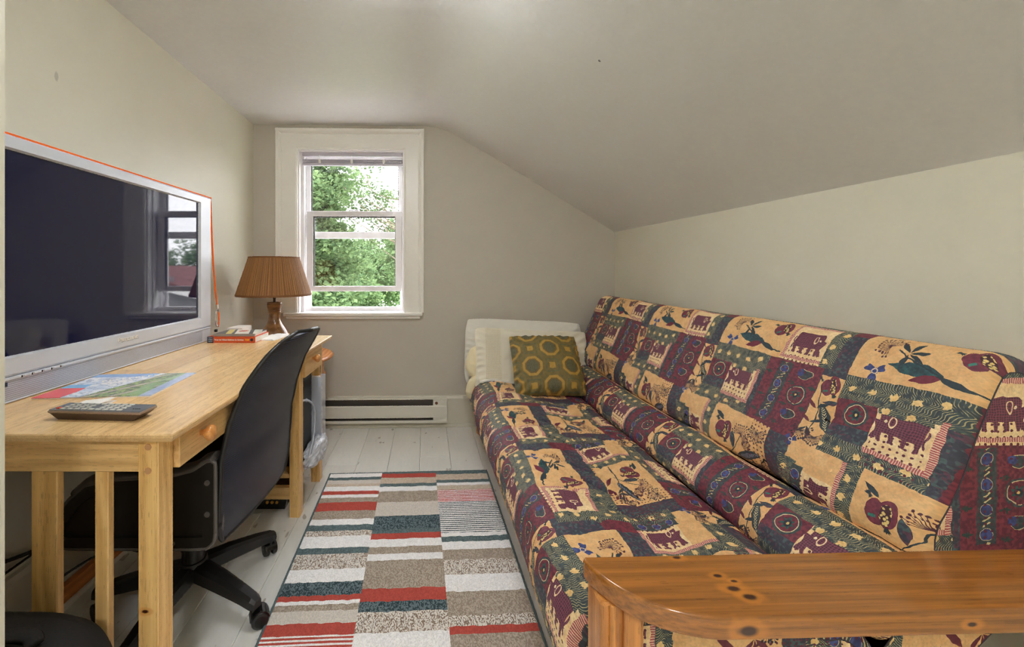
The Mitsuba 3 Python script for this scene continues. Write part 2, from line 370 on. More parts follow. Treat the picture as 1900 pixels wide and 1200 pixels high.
# ------------------------------------------------------------------ raised venetian blind
bl = thing('window_blind', 'raised grey white venetian blind at the top of the window', 'blind')
mat('m_blind', (196, 192, 204), rough=0.4)
bxl, bxr = OX0 + 0.02, OX1 - 0.012
obj('headrail', bx(bxl, bxr, 2.872, 2.905, 1.905, 1.930, 0.003), 'm_blind', bl)
for i in range(7):
    obj('slat', bx(bxl + 0.002, bxr - 0.002, 2.874, 2.900, 1.858 + i * 0.0034, 1.8602 + i * 0.0034, 0), 'm_blind', bl)
obj('bottom_rail', bx(bxl, bxr, 2.873, 2.901, 1.838, 1.855, 0.003), 'm_blind', bl)
for x in (-0.752, -0.526, -0.300):
    obj('cord', tube([(x, 2.872, 1.91), (x, 2.871, 1.87), (x, 2.871, 1.85)], 0.0016, 6), 'm_vinyl', bl)
    obj('clip', [rbox(x - 0.008, x + 0.008, 2.866, 2.876, 1.852, 1.878, 0.003)], 'm_trim', bl)

# ------------------------------------------------------------------ outdoors: lawn, trees, the neighbour's house
ZG = -3.4
def lawn_c(p, n, uv):
    v = fbm(p.x * 0.3, p.y * 0.3, 0.0, octaves=4); w = fbm(p.x * 6, p.y * 6, 0.0, octaves=2)
    return mix(C3(84, 112, 54), C3(110, 136, 72), v) * (0.85 + 0.3 * w)
mat('m_lawn', lawn_c, rough=0.9, spec=0.1)
struct('ground', bx(-60, 60, 3.4, 110, ZG - 0.3, ZG, 0), 'm_lawn', 'sunlit lawn far below the window')
def drive_c(p, n, uv): return C3(140, 132, 130) * (0.9 + 0.2 * fbm(p.x * 3, p.y * 3, 0, octaves=3))
mat('m_drive', drive_c, rough=0.9)
mat('m_paving', lambda p, n, uv: C3(176, 174, 172) * (0.9 + 0.2 * fbm(p.x * 3, p.y * 3, 0, octaves=3)), rough=0.9)
single('terrace', bx(-9, 8.5, 3.45, 10.5, ZG, ZG + 0.04, 0), 'm_paving', 'pale paved terrace below the window', 'terrace')  # added out of view; its pale tone sends daylight up to the ceiling
single('driveway', bx(-14, 8, 46, 58, ZG, ZG + 0.03, 0), 'm_drive', 'pale paved driveway seen low through the window', 'driveway')
def leafmat(name, c1, c2):
    def fn(p, n, uv):
        v = noise(p.x * 3.1, p.y * 3.1, p.z * 3.1); w = cell_rand(p.x * 9, p.y * 9, p.z * 9)
        return mix(C3(*c1), C3(*c2), dr.clip(0.5 * v + 0.6 * w - 0.05, 0, 1))
    scene[name] = {'type': 'principledthin', 'base_color': proc(fn), 'roughness': 0.5, 'diff_trans': 0.9, 'spec_trans': 0.0}
leafmat('m_leaf_maple', (90, 118, 86), (136, 156, 108))
leafmat('m_leaf_far', (90, 118, 86), (132, 152, 108))
leafmat('m_leaf_birch', (70, 92, 66), (106, 124, 82))
def bark_c(p, n, uv): return mix(C3(92, 78, 66), C3(130, 116, 102), fbm(p.x * 20, p.y * 20, p.z * 5))
mat('m_bark', bark_c, rough=0.9)
def leaves(clumps, size, g):
    """many small folded leaves in ellipsoid clumps: (x, y, z, rx, ry, rz, count)"""
    V = []; base = np.array([[0, 0, 0], [0.42, 0.5, 0.10], [0, 1.0, -0.06], [-0.42, 0.5, 0.10]])
    for (x, y, z, rx, ry, rz, n) in clumps:
        d = g.normal(size=(n, 3)); d /= np.linalg.norm(d, axis=1, keepdims=True)
        rad = g.random((n, 1)) ** 0.45
        c = np.array([x, y, z]) + d * rad * np.array([rx, ry, rz])
        a = g.normal(size=(n, 3)); a[:, 2] *= 0.55; a /= np.linalg.norm(a, axis=1, keepdims=True)
        up = g.normal(size=(n, 3)) * 0.45 + np.array([0, 0, 1.0]); b = np.cross(up, a); b /= np.linalg.norm(b, axis=1, keepdims=True)
        cc = np.cross(a, b); s = size * g.uniform(0.6, 1.25, (n, 1, 1))
        V.append(c[:, None] + s * (base[None, :, 0:1] * b[:, None] + base[None, :, 1:2] * a[:, None] + base[None, :, 2:3] * cc[:, None]))
    V = np.concatenate(V).reshape(-1, 3); i = np.arange(len(V) // 4)[:, None] * 4
    return trimesh.Trimesh(V, np.vstack([i + [0, 1, 2], i + [0, 2, 3]]), process=False)
def tree(name, label, x, y, zb, ztop, clumps, size, lm, seed, r=0.22, branches=8):
    g = np.random.default_rng(seed); t = thing(name, label, 'tree')
    trunk = spline([(x, y, zb), (x + 0.1, y, zb + 0.4 * (ztop - zb)), (x - 0.05, y + 0.1, ztop)], 6)
    obj('trunk', tube(trunk, np.linspace(r, r * 0.25, len(trunk)), 8), 'm_bark', t)
    for c in clumps[:branches]:
        z0 = max(zb + 0.35 * (ztop - zb), c[2] - 0.6 * c[5] - 0.8)
        mid = ((x + c[0]) / 2 + g.normal() * 0.15, (y + c[1]) / 2, (z0 + c[2]) / 2 - 0.2)
        q = spline([(x, y, min(z0, ztop)), mid, c[:3]], 5)
        obj('branch', tube(q, np.linspace(r * 0.32, r * 0.07, len(q)), 6), 'm_bark', t)
    obj('foliage', leaves(clumps, size, g), lm, t, kind='stuff')
def crown(seed, x, y, z, rx, ry, rz, n, cr, per):
    g = np.random.default_rng(seed); out = []
    for _ in range(n):
        d = g.normal(size=3); d /= np.linalg.norm(d); k = g.random() ** 0.4
        out.append((x + d[0] * rx * k, y + d[1] * ry * k, z + d[2] * rz * k, cr * g.uniform(0.7, 1.3), cr * g.uniform(0.7, 1.3), cr * g.uniform(0.5, 0.85), per))
    return out
tree('maple_tree', 'big bright green maple filling the left of the window view', -4.1, 13.0, ZG, 4.5, crown(1, -4.0, 13.0, 2.4, 1.9, 2.2, 4.6, 64, 0.75, 360) + crown(21, -3.35, 13.0, 3.3, 0.75, 1.2, 1.5, 16, 0.55, 330), 0.17, 'm_leaf_maple', 11)
tree('maple_tree', 'rounded green maple low in the middle of the window view', -4.2, 18.0, ZG, 2.0, crown(2, -4.2, 18.0, -0.3, 2.0, 1.8, 2.3, 44, 0.80, 300), 0.18, 'm_leaf_maple', 12)
tree('birch_tree', 'slender airy birch with sparse leaves against the sky at right', -0.42, 12.0, ZG, 5.2, crown(3, -1.7, 12.0, 3.0, 1.05, 1.0, 1.6, 34, 0.40, 62), 0.10, 'm_leaf_birch', 13, r=0.10, branches=14)
tree('far_tree', 'distant green tree behind the maples', -4.5, 34.0, ZG, 3.0, crown(4, -4.8, 34.0, 0.6, 4.2, 2, 3.0, 44, 1.3, 260), 0.28, 'm_leaf_far', 14, branches=5)
tree('far_tree', 'distant green tree at the right edge of the window view', -0.6, 27.0, ZG, 3.0, crown(5, -1.0, 27.0, 2.6, 2.2, 2, 2.1, 40, 1.0, 260), 0.26, 'm_leaf_far', 15, branches=5)
tree('far_tree', 'low line of trees on the skyline beyond the driveway', -7.0, 88.0, ZG, 2.0, crown(31, -6.5, 88.0, -0.6, 11, 2, 2.0, 40, 1.9, 130), 0.55, 'm_leaf_far', 31, branches=3)
tree('shrub', 'low green bush at the foot of the window view', -6.0, 24.0, ZG, -2.0, crown(6, -6.0, 24.0, -1.9, 3.0, 1.5, 1.3, 26, 0.8, 240), 0.2, 'm_leaf_maple', 16, branches=3)
tree('bare_tree', 'thin tree above the neighbour roof, seen mirrored in the television', 7.8, 9.2, ZG, 2.6, crown(8, 6.5, 9.2, 2.7, 1.0, 0.6, 0.8, 14, 0.4, 14), 0.13, 'm_leaf_birch', 18, r=0.10, branches=14)
tree('far_tree', 'dark green tree behind the neighbour house, seen mirrored in the television', 16.0, 26.0, ZG, 2.5, crown(9, 16.5, 26.0, 0.9, 4.5, 2, 2.0, 40, 1.2, 200), 0.26, 'm_leaf_far', 19, branches=4)
# neighbour's house (mirrored in the television screen)
nh = thing('neighbour_house', 'neighbour house with reddish roof and pale siding, mirrored in the television', 'house')
mat('m_siding', (126, 124, 126), rough=0.6)
def roof_c(p, n, uv):
    return mix(C3(88, 52, 50), C3(106, 66, 62), cell_rand(p.x * 3, p.y * 7, 0)) * (0.9 + 0.2 * noise(p.x * 30, p.y * 30, 0))
mat('m_roof', roof_c, rough=0.85)
HX0, HX1, HY0, HY1, EZ, RK = 3.4, 11.0, 10.8, 18.0, 0.30, 0.22
hx = (HX0 + HX1) / 2; rz = EZ + RK * (hx - HX0)
obj('wall', prism_y(Polygon([(HX0, ZG), (HX1, ZG), (HX1, EZ), (hx, rz), (HX0, EZ)]), HY0, HY1), 'm_siding', nh)
nb = 16
for i in range(nb):
    z0 = ZG + 0.1 + i * 0.30; z1 = z0 + 0.305
    xs0, xs1 = HX0 + max(0, (z0 + 0.06 - EZ) / RK), HX1 - max(0, (z0 + 0.06 - EZ) / RK)
    if xs1 - xs0 < 0.3: break
    obj('siding_board', prism_x(Polygon([(HY0, z0), (HY0 - 0.04, z0), (HY0 - 0.012, z1), (HY0, z1)]), xs0, xs1), 'm_siding', nh)
for s in (-1, 1):
    e = (hx + s * (hx - HX0 + 0.35), EZ - 0.35 * RK)
    obj('roof', prism_y(Polygon([(hx, rz), e, (e[0], e[1] + 0.10), (hx, rz + 0.10)]), HY0 - 0.30, HY1 + 0.3), 'm_roof', nh)
    obj('fascia', prism_y(Polygon([(hx, rz - 0.14), (e[0], e[1] - 0.14), (e[0], e[1] + 0.015), (hx, rz + 0.015)]), HY0 - 0.32, HY0 - 0.30), 'm_vinyl', nh)

# ------------------------------------------------------------------ ceiling lamps (one above the frame, an added fill lamp behind the camera)
def ceiling_lamp(x, y, L, label, r=0.16):
    k = thing('ceiling_lamp', label, 'lamp')
    M = np.eye(4); M[:3, 3] = (x, y, ZC)
    obj('base', lathe([(r * 0.98, -0.018), (r, -0.012), (r, -0.0005)], 40), 'm_white', k, M=M)
    d = [(0.004, -0.082)] + [(r * 0.92 * math.sin(a), -0.018 - 0.064 * math.cos(a)) for a in np.linspace(0.1, math.pi / 2, 12)]
    obj('glass_dome', lathe(d, 40), 'm_white', k, M=M, smooth=50, emitter={'type': 'area', 'radiance': {'type': 'rgb', 'value': list(L)}})
ceiling_lamp(-0.14, 1.16, LAMP_RADIANCE, 'lit flush dome ceiling lamp above the rug')
ceiling_lamp(0.10, -1.0, LAMP2_RADIANCE, 'lit flush dome ceiling lamp at the near end of the room')  # made-up fill source for the sides that face the camera

# ------------------------------------------------------------------ rug: three columns of woven bands
RA = math.radians(1.15)
RO = [-0.080, 1.60]; RX = [math.cos(RA), math.sin(RA)]; RY = [-math.sin(RA), math.cos(RA)]
W_, TEAL, TEAL2, RED, TAUPE, BEIGE, SPECK, LG, RST, TST = range(10)
COLS = [   # (far edge of band measured along the rug, kind), from the far end towards the camera
    [(2.17, W_), (2.131, TEAL), (2.103, LG), (2.066, BEIGE), (2.041, W_), (1.999, RED), (1.968, W_), (1.942, TAUPE), (1.904, RED), (1.837, TAUPE), (1.776, W_), (1.736, TEAL), (1.698, SPECK), (1.664, W_), (1.595, TEAL), (1.561, SPECK), (1.483, W_), (1.421, TEAL2), (1.363, RED), (1.341, W_), (1.326, TAUPE), (1.302, LG), (1.256, RED), (1.215, RST), (1.10, W_), (1.04, TEAL), (1.0, SPECK), (0.94, W_)],
    [(2.18, TEAL), (2.158, RED), (2.116, BEIGE), (2.059, TEAL), (2.03, W_), (1.988, TAUPE), (1.895, LG), (1.79, TEAL2), (1.698, TEAL), (1.672, RED), (1.636, W_), (1.59, TAUPE), (1.551, W_), (1.516, TAUPE), (1.383, RED), (1.329, TEAL2), (1.288, SPECK), (1.214, W_), (1.12, RED), (1.08, TAUPE), (1.0, W_)],
    [(2.18, TEAL), (2.142, BEIGE), (2.084, TEAL), (2.055, W_), (2.03, BEIGE), (1.988, RST), (1.885, TST), (1.664, W_), (1.64, TEAL), (1.608, W_), (1.563, TAUPE), (1.508, SPECK), (1.434, W_), (1.358, TAUPE), (1.263, SPECK), (1.225, RED), (1.198, TAUPE), (1.10, W_), (1.02, TEAL)],
]
def rug_c(p, n, uv):
    dx, dy = p.x - RO[0], p.y - RO[1]
    u = dx * RX[0] + dy * RX[1]; v = dx * RY[0] + dy * RY[1] + RO[1]
    wob = 0.006 * (noise(u * 60, v * 8, 1.0) - 0.5)
    vv = v + wob
    col = dr.select(u < -0.143, 0, dr.select(u < 0.143, 1, 2))
    kind = mi.Int32(0)
    for c, bands in enumerate(COLS):
        for far, k in bands:
            kind = dr.select((col == c) & (vv < far), k, kind)
    g = noise(u * 420, v * 300, 0.0); g2 = fbm(u * 300, v * 210, 4.0, octaves=2)
    pile = 0.84 + 0.28 * g + 0.22 * (g2 - 0.5)
    white = C3(244, 243, 243)
    red = mix(C3(200, 96, 84), C3(168, 70, 64), g2)
    teal = mix(C3(112, 130, 132), C3(78, 94, 98), smoothstep(0.3, 0.75, g2))
    teal2 = mix(C3(112, 128, 134), C3(52, 66, 72), smoothstep(0.35, 0.65, g2))
    taupe = mix(C3(188, 176, 162), C3(150, 136, 122), smoothstep(0.3, 0.7, g2))
    beige = mix(C3(214, 200, 184), C3(186, 170, 152), smoothstep(0.3, 0.7, g2))
    speck = mix(C3(226, 220, 212), C3(142, 124, 108), smoothstep(0.52, 0.60, noise(u * 460, v * 260, 7.0)))
    lg = mix(C3(222, 216, 208), C3(200, 192, 182), g2)
    th = noise(u * 22, dr.floor(v / 0.0135) * 7.3, 2.0)
    stripe = dr.sin(v * 2 * 3.14159 / 0.0135 + 1.2 * (noise(u * 14, v * 30, 5.0) - 0.5)) + 0.7 * (th - 0.5)
    rst = mix(white, red, smoothstep(-0.15, 0.15, stripe + 0.1))
    tst = mix(white, teal2, smoothstep(0.0, 0.25, stripe))
    out = white
    for k, c in ((TEAL, teal), (TEAL2, teal2), (RED, red), (TAUPE, taupe), (BEIGE, beige), (SPECK, speck), (LG, lg), (RST, rst), (TST, tst)):
        out = dr.select(kind == k, c, out)
    return out * pile
def rug_h(p, n, uv): return noise(p.x * 330, p.y * 260, 0.0) + fbm(p.x * 90, p.y * 70, 3.0, octaves=2)
mat('m_rug', rug_c, rough=0.95, spec=0.1, bump=(rug_h, 0.0016, 1e-3))
mat('m_rug_edge', (84, 100, 104), rough=0.9)
rug = thing('rug', 'patchwork striped rug in red, grey and cream on the white floor', 'rug')
RM = np.eye(4); RM[:2, 0] = RX; RM[:2, 1] = RY; RM[:2, 3] = RO
obj('pile', bx(-0.417, 0.417, -0.72, 0.572, 0.001, 0.011, 0.003), 'm_rug', rug, M=RM)
ed = 0.006
obj('edge_binding', [bx(-0.424, -0.415, -0.727, 0.579, 0.0005, 0.0115, 0.003), bx(0.415, 0.424, -0.727, 0.579, 0.0005, 0.0115, 0.003), bx(-0.424, 0.424, 0.571, 0.579, 0.0005, 0.0115, 0.003), bx(-0.424, 0.424, -0.727, -0.719, 0.0005, 0.0115, 0.003)], 'm_rug_edge', rug, M=RM)

# ------------------------------------------------------------------ desk (local: a along the front edge away from the camera, b back towards the wall)
dN, dF = np.array([-0.538, 0.870]), np.array([-0.500, 2.160])
dE = (dF - dN) / np.linalg.norm(dF - dN)
DM = frame((dN[0], dN[1], 0), (dE[0], dE[1], 0), (-dE[1], dE[0], 0))     # x: a, y: b
DL = float(np.linalg.norm(dF - dN)); DW = 0.625
desk = thing('desk', 'long pale pine desk with slatted end and round drawer knobs', 'desk')
topp = Polygon([(0, 0.730), (0.010, 0.7285), (DL - 0.010, 0.7285), (DL, 0.738), (DL, 0.748), (DL - 0.002, 0.75), (0.002, 0.75), (0, 0.748)])
def edge_slab():
    # the top with a hollow moulding below its edge
    lay = [(0.016, 0.7285), (0.008, 0.731), (0.003, 0.736), (0.0, 0.742), (0.0, 0.7475), (0.002, 0.75)]
    v, f = [], []
    for ins, z in lay:
        v += [[ins, ins, z], [DL - ins, ins, z], [DL - ins, DW - ins, z], [ins, DW - ins, z]]
    for i in range(len(lay) - 1):
        for j in range(4):
            A, B, C, D_ = i * 4 + j, i * 4 + (j + 1) % 4, (i + 1) * 4 + (j + 1) % 4, (i + 1) * 4 + j
            f += [[A, B, C], [A, C, D_]]
    b = (len(lay) - 1) * 4
    f += [[b, b + 1, b + 2], [b, b + 2, b + 3], [2, 1, 0], [3, 2, 0]]
    return trimesh.Trimesh(v, f, process=False)
obj('tabletop', edge_slab(), 'm_pine_top', desk, M=DM)
LG_ = 0.045
for a0, b0 in ((0.026, 0.048), (0.930, 0.050), (DL - 0.058, 0.050), (0.026, DW - 0.085), (0.930, DW - 0.085), (DL - 0.058, DW - 0.085)):
    leg = obj('leg', bx(a0, a0 + 0.050, b0, b0 + LG_, 0.0, 0.729, 0.002), 'm_pine_z', desk, M=DM)
    if a0 < 0.1:
        for z in (0.712, 0.660):
            obj('peg', cyl((a0 + 0.004, b0 + 0.022, z), (a0 - 0.0018, b0 + 0.022, z), 0.0072, 16), 'm_peg', leg, M=DM)
obj('end_rail', bx(0.030, 0.056, 0.048 + LG_, DW - 0.085, 0.655, 0.729, 0.002), 'm_pine_x', desk, M=DM)
obj('end_rail', bx(0.034, 0.056, 0.048 + LG_, DW - 0.085, 0.085, 0.140, 0.002), 'm_pine_x', desk, M=DM)
mid = 0.312
for bc, w in ((mid - 0.132, 0.030), (mid - 0.005, 0.058), (mid + 0.122, 0.030)):
    obj('slat', bx(0.034, 0.052, bc - w / 2, bc + w / 2, 0.14, 0.656, 0.002), 'm_pine_z', desk, M=DM)
obj('end_rail', bx(DL - 0.052, DL - 0.026, 0.05 + LG_, DW - 0.085, 0.655, 0.729, 0.002), 'm_pine_x', desk, M=DM)
obj('back_rail', bx(0.07, DL - 0.06, DW - 0.07, DW - 0.05, 0.62, 0.729, 0.002), 'm_pine_y', desk, M=DM)
obj('stretcher', bx(0.07, DL - 0.06, DW - 0.072, DW - 0.050, 0.100, 0.150, 0.002), 'm_oak', desk, M=DM)
obj('front_rail', bx(0.074, DL - 0.06, 0.075, 0.09, 0.712, 0.729, 0.002), 'm_pine_y', desk, M=DM)
mat('m_inside', (60, 42, 28), rough=0.8)
for a0, a1 in ((0.080, 0.500), (0.965, DL - 0.062)):
    z0 = 0.640 if a0 < 0.5 else 0.610
    d = obj('drawer', bx(a0, a1, 0.036, 0.054, z0, 0.722, 0.002), 'm_pine_y', desk, M=DM)
    obj('drawer_box', bx(a0 + 0.02, a1 - 0.02, 0.054, 0.42, z0 + 0.012, 0.705, 0.001), 'm_inside', d, M=DM)
    ac = (0.165 if a0 < 0.5 else 1.075)
    kb = lathe([(0.007, 0), (0.0075, 0.008), (0.013, 0.013), (0.0185, 0.020), (0.0195, 0.026), (0.0165, 0.032), (0.009, 0.0355), (0.002, 0.036)], 28)
    kb.apply_transform(frame((ac, 0.036, (0.688 if a0 < 0.5 else 0.676)), (1, 0, 0), (0, 0, 1)) @ np.diag([1, 1, 1, 1.0]))
    obj('knob', kb, 'm_knob', d, M=DM, smooth=40)
obj('side_rail', bx(0.940, 0.968, 0.05 + LG_, DW - 0.085, 0.075, 0.127, 0.002), 'm_pine_x', desk, M=DM)
obj('side_rail', bx(DL - 0.05, DL - 0.02, 0.05 + LG_, DW - 0.085, 0.075, 0.127, 0.002), 'm_pine_x', desk, M=DM)
for i in range(5):
    b0 = 0.070 + i * 0.094
    obj('shelf_slat', bx(0.936, DL - 0.012, b0, b0 + 0.070, 0.172, 0.190, 0.002), 'm_pine_y', desk, M=DM)
obj('shelf_rail', bx(0.975, DL - 0.058, 0.058, 0.076, 0.165, 0.190, 0.002), 'm_pine_y', desk, M=DM)

# ------------------------------------------------------------------ television (local: x along the screen away from the camera, y up, z out into the room)
TA = math.radians(1.25)
tE = np.array([math.sin(TA), math.cos(TA), 0.0])
tC = np.array([-1.068, 2.028, 0.752]) - tE * 0.542
TM = frame(tC, tE, (0, 0, 1))       # third axis points to +x of the room
tv = thing('television', 'large silver flat television standing on the desk with a dark glossy screen', 'television')
HW = 0.542
S0, S1, SZ0, SZ1 = -0.447, 0.4495, 0.121, 0.663
def ring_plate(x0, x1, y0, y1, h0, h1, k0, k1, zf, zi):
    """a bezel: outer rectangle x0..y1, hole h0..k1, the front at zf falling to zi at the hole"""
    o = [(x0, y0), (x1, y0), (x1, y1), (x0, y1)]; e = 0.006
    o2 = [(x0 + e, y0 + e), (x1 - e, y0 + e), (x1 - e, y1 - e), (x0 + e, y1 - e)]
    i = [(h0 - 0.004, k0 - 0.004), (h1 + 0.004, k0 - 0.004), (h1 + 0.004, k1 + 0.004), (h0 - 0.004, k1 + 0.004)]
    i2 = [(h0, k0), (h1, k0), (h1, k1), (h0, k1)]
    v = [[*q, -0.085] for q in o] + [[*q, zf - e] for q in o] + [[*q, zf] for q in o2] + [[*q, zf] for q in i] + [[*q, zi] for q in i2]
    f = []
    for r in range(4):
        for j in range(4):
            A, B, C, D_ = r * 4 + j, r * 4 + (j + 1) % 4, (r + 1) * 4 + (j + 1) % 4, (r + 1) * 4 + j
            f += [[A, B, C], [A, C, D_]]
    f += [[2, 1, 0], [3, 2, 0]]
    return trimesh.Trimesh(v, f, process=False)
obj('bezel', ring_plate(-HW, HW, 0.068, 0.701, S0, S1, SZ0, SZ1, 0.004, -0.008), 'm_silver', tv, M=TM)
scr = trimesh.Trimesh([[S0 - .001, SZ0 - .001, -0.0075], [S1 + .001, SZ0 - .001, -0.0075], [S1 + .001, SZ1 + .001, -0.0075], [S0 - .001, SZ1 + .001, -0.0075]], [[0, 1, 2], [0, 2, 3]], process=False)
obj('screen', scr, 'm_screen', tv, M=TM)
sp = obj('speaker_bar', prism(Polygon([(-HW, 0), (HW, 0), (HW, 0.067), (-HW, 0.067)]), 0.078, np.array([[1, 0, 0, 0], [0, 1, 0, 0], [0, 0, 1, -0.080], [0, 0, 0, 1.0]])), 'm_speaker', tv, M=TM)
obj('ledge', [bx(-HW, HW, 0.0585, 0.0665, -0.06, 0.0045, 0.002), bx(0.475, HW, 0.0, 0.066, -0.06, 0.0005, 0.002), bx(-HW, HW, 0.0, 0.004, -0.06, 0.0005, 0.001)], 'm_silver', tv, M=TM)
for i in range(5):
    obj('button', rbox(-0.372 + i * 0.028, -0.352 + i * 0.028, 0.0600, 0.0655, 0.002, 0.0075, 0.0015), 'm_silver', tv, M=TM)
    obj('button_mark', bx(-0.3775 + i * 0.028, -0.3745 + i * 0.028, 0.0595, 0.065, 0.003, 0.0053, 0), 'm_dark', tv, M=TM)
obj('sensor', bx(-0.420, -0.408, 0.044, 0.054, -0.002, 0.0006, 0.0005), 'm_navy', tv, M=TM)
obj('back_housing', rbox(-HW + 0.05, HW - 0.05, 0.08, 0.66, -0.106, -0.084, 0.02), 'm_black', tv, M=TM)
lt = meshkit.text_mesh('Panasonic', 0.0145, 0.0012, bold=True)
lt.apply_translation([-lt.bounds[:, 0].mean(), 0.093, 0.0042])
obj('logo', lt, 'm_lettering', tv, M=TM)
lt2 = lt.copy(); lt2.apply_translation([0.0013, -0.0014, -0.0008]); obj('logo_edge', lt2, 'm_dark', tv, M=TM)

# orange strap lying along the top of the television and hanging down its far side
ln = thing('lanyard', 'orange fabric strap along the top of the television, its clip hanging beside the books', 'strap')
def tvp(x, y, z): return (TM @ np.array([x, y, z, 1]))[:3]
sp_ = [tvp(-0.60, 0.7025, -0.004), tvp(-0.2, 0.7025, -0.004), tvp(0.2, 0.7025, -0.004), tvp(0.52, 0.7025, -0.004), tvp(0.546, 0.695, -0.004), tvp(0.549, 0.60, -0.001), tvp(0.556, 0.40, 0.004), tvp(0.568, 0.24, 0.010), tvp(0.578, 0.165, 0.012)]
mat('m_orange_weave', (240, 104, 24), rough=0.7)
obj('strap', tube(spline(sp_, 10), 0.0045, 8, flat=(0.5, 1.0)), 'm_orange_weave', ln)
obj('ferrule', [cyl(tvp(0.577, 0.172, 0.012), tvp(0.580, 0.150, 0.012), 0.006, 14)], 'm_chrome', ln)
a = np.linspace(0, 2 * np.pi, 25)
loop = [tvp(0.578 + 0.016 * math.sin(t), 0.105 + 0.043 * math.cos(t), 0.014) for t in a]
obj('clip', tube(loop, 0.0034, 8), 'm_chrome', ln)
obj('tail', tube(spline([tvp(0.590, 0.135, 0.013), tvp(0.592, 0.09, 0.014), tvp(0.584, 0.058, 0.014)], 6), 0.004, 8), 'm_orange_weave', ln)
obj('tip', rbox(*[v for lo, hi in zip(tvp(0.576, 0.040, 0.008) - 0.007, tvp(0.576, 0.040, 0.008) + 0.007) for v in (lo, hi)], 0.004), 'm_black', ln)

# ------------------------------------------------------------------ things on the desk
ZD = 0.7503
# brochure: flat print, a corner in red, a house front, a garden path
b0, b1, b3 = np.array([-1.062, 1.112]), np.array([-0.757, 1.128]), np.array([-1.083, 1.352])
BM = frame((b0[0], b0[1], ZD), (*(b1 - b0), 0), (*(b3 - b0), 0)); BW_, BH_ = 0.305, 0.245
BMi = np.linalg.inv(BM).tolist()
def brochure_c(p, n, uv):
    x = (BMi[0][0] * p.x + BMi[0][1] * p.y + BMi[0][3]) / BW_; y = (BMi[1][0] * p.x + BMi[1][1] * p.y + BMi[1][3]) / BH_
    nz = fbm(x * 9, y * 9, 3.0, octaves=3); nf = fbm(x * 40, y * 30, 2.0, octaves=2)
    col = mix(C3(196, 210, 232), C3(232, 234, 240), smoothstep(0.35, 0.65, nz))                    # pale house
    col = mix(col, C3(150, 168, 196), smoothstep(0.58, 0.64, nf) * 0.8)
    d = x - 0.40 - 0.30 * y                                                                        # the garden side
    gp = dr.select(d > 0, 1.0, 0.0)
    garden = mix(C3(140, 164, 104), C3(92, 108, 92), smoothstep(0.4, 0.65, nf))
    path = mix(C3(150, 140, 128), C3(200, 192, 180), nf)
    garden = dr.select(dr.abs(dr.sin((x * 1.6 - y * 0.9) * 9)) < 0.35, path, garden)
    garden = dr.select((x > 0.78 - 0.08 * y) & (nz < 0.62) & (d > 0.2), mix(C3(126, 158, 116), C3(152, 182, 136), nf), garden)
    garden = dr.select(x > 0.90, mix(C3(146, 164, 200), C3(180, 194, 220), nf), garden)
    col = mix(col, garden, gp)
    sky = mix(C3(150, 186, 230), C3(120, 160, 214), nz)
    col = dr.select((y > 0.84) & (x < 0.62), sky, col)
    col = dr.select((x < 0.26 - 0.10 * dr.abs(y - 0.2)) & (y < 0.36), C3(226, 76, 84), col)
    return dr.select((x < 0.22) & (y >= 0.36) & (y < 0.5), C3(120, 176, 220), col)
mat('m_brochure', brochure_c, rough=0.18, spec=0.6, clearcoat=0.5)
br = thing('brochure', 'glossy real estate brochure with a red corner lying in front of the television', 'magazine')
obj('pages', bx(0.001, BW_ - 0.001, 0.001, BH_ - 0.001, 0.0, 0.003, 0), 'm_paper', br, M=BM)
obj('cover', bx(0, BW_, 0, BH_, 0.003, 0.0042, 0.0004), 'm_brochure', br, M=BM)
# the cover's white title is too small in the photograph to read: strokes of its size
rt_ = random.Random(5)
def strokes(n, step, h, w):
    m = []
    for i in range(n):
        x = i * step
        m.append(bx(x, x + w, 0, h, 0, 0.0003, 0))
        y = rt_.choice((0.0, 0.42, 0.8)) * h
        m.append(bx(x + w, x + step * 0.72, y, y + 0.2 * h, 0, 0.0003, 0))
    return m
obj('title', strokes(9, 0.0165, 0.020, 0.004), 'm_lettering', br, M=BM @ frame((0.075, 0.148, 0.0042), (0.80, 0.42, 0), (-0.42, 0.80, 0)))
obj('subtitle', strokes(12, 0.008, 0.008, 0.002), 'm_lettering', br, M=BM @ frame((0.088, 0.128, 0.0042), (0.80, 0.42, 0), (-0.42, 0.80, 0)))
# remote control
r0, r1, r3 = np.array([-0.878, 0.960]), np.array([-0.656, 0.940]), np.array([-0.872, 1.012])
QM = frame((r0[0], r0[1], ZD), (*(r1 - r0), 0), (*(r3 - r0), 0)); RL, RW = 0.224, 0.052
mat('m_remote_body', (70, 54, 44), rough=0.35)
rc = thing('remote_control', 'dark grey remote control with pale keys at the near end of the desk', 'remote control')
body = trimesh.convex.convex_hull(np.array([(0.018, 0.006, 0), (RL - 0.022, 0.006, 0), (RL - 0.022, RW - 0.006, 0), (0.018, RW - 0.006, 0), (0.0, 0.0, 0.019), (RL, 0.0, 0.017), (RL, RW, 0.017), (0, RW, 0.019)]))
obj('body', body, 'm_remote_body', rc, M=QM)
mat('m_remote_side', (150, 132, 122), rough=0.3, metal=0.4); mat('m_remote_face', (116, 120, 127), rough=0.3, metal=0.3); mat('m_key', (196, 196, 190), rough=0.4)
obj('side_band', bx(-0.001, RL + 0.001, -0.001, RW + 0.001, 0.0165, 0.0225, 0.002), 'm_remote_side', rc, M=QM)
obj('face', bx(0.001, RL - 0.001, 0.001, RW - 0.001, 0.0223, 0.0242, 0.0008), 'm_remote_face', rc, M=QM)
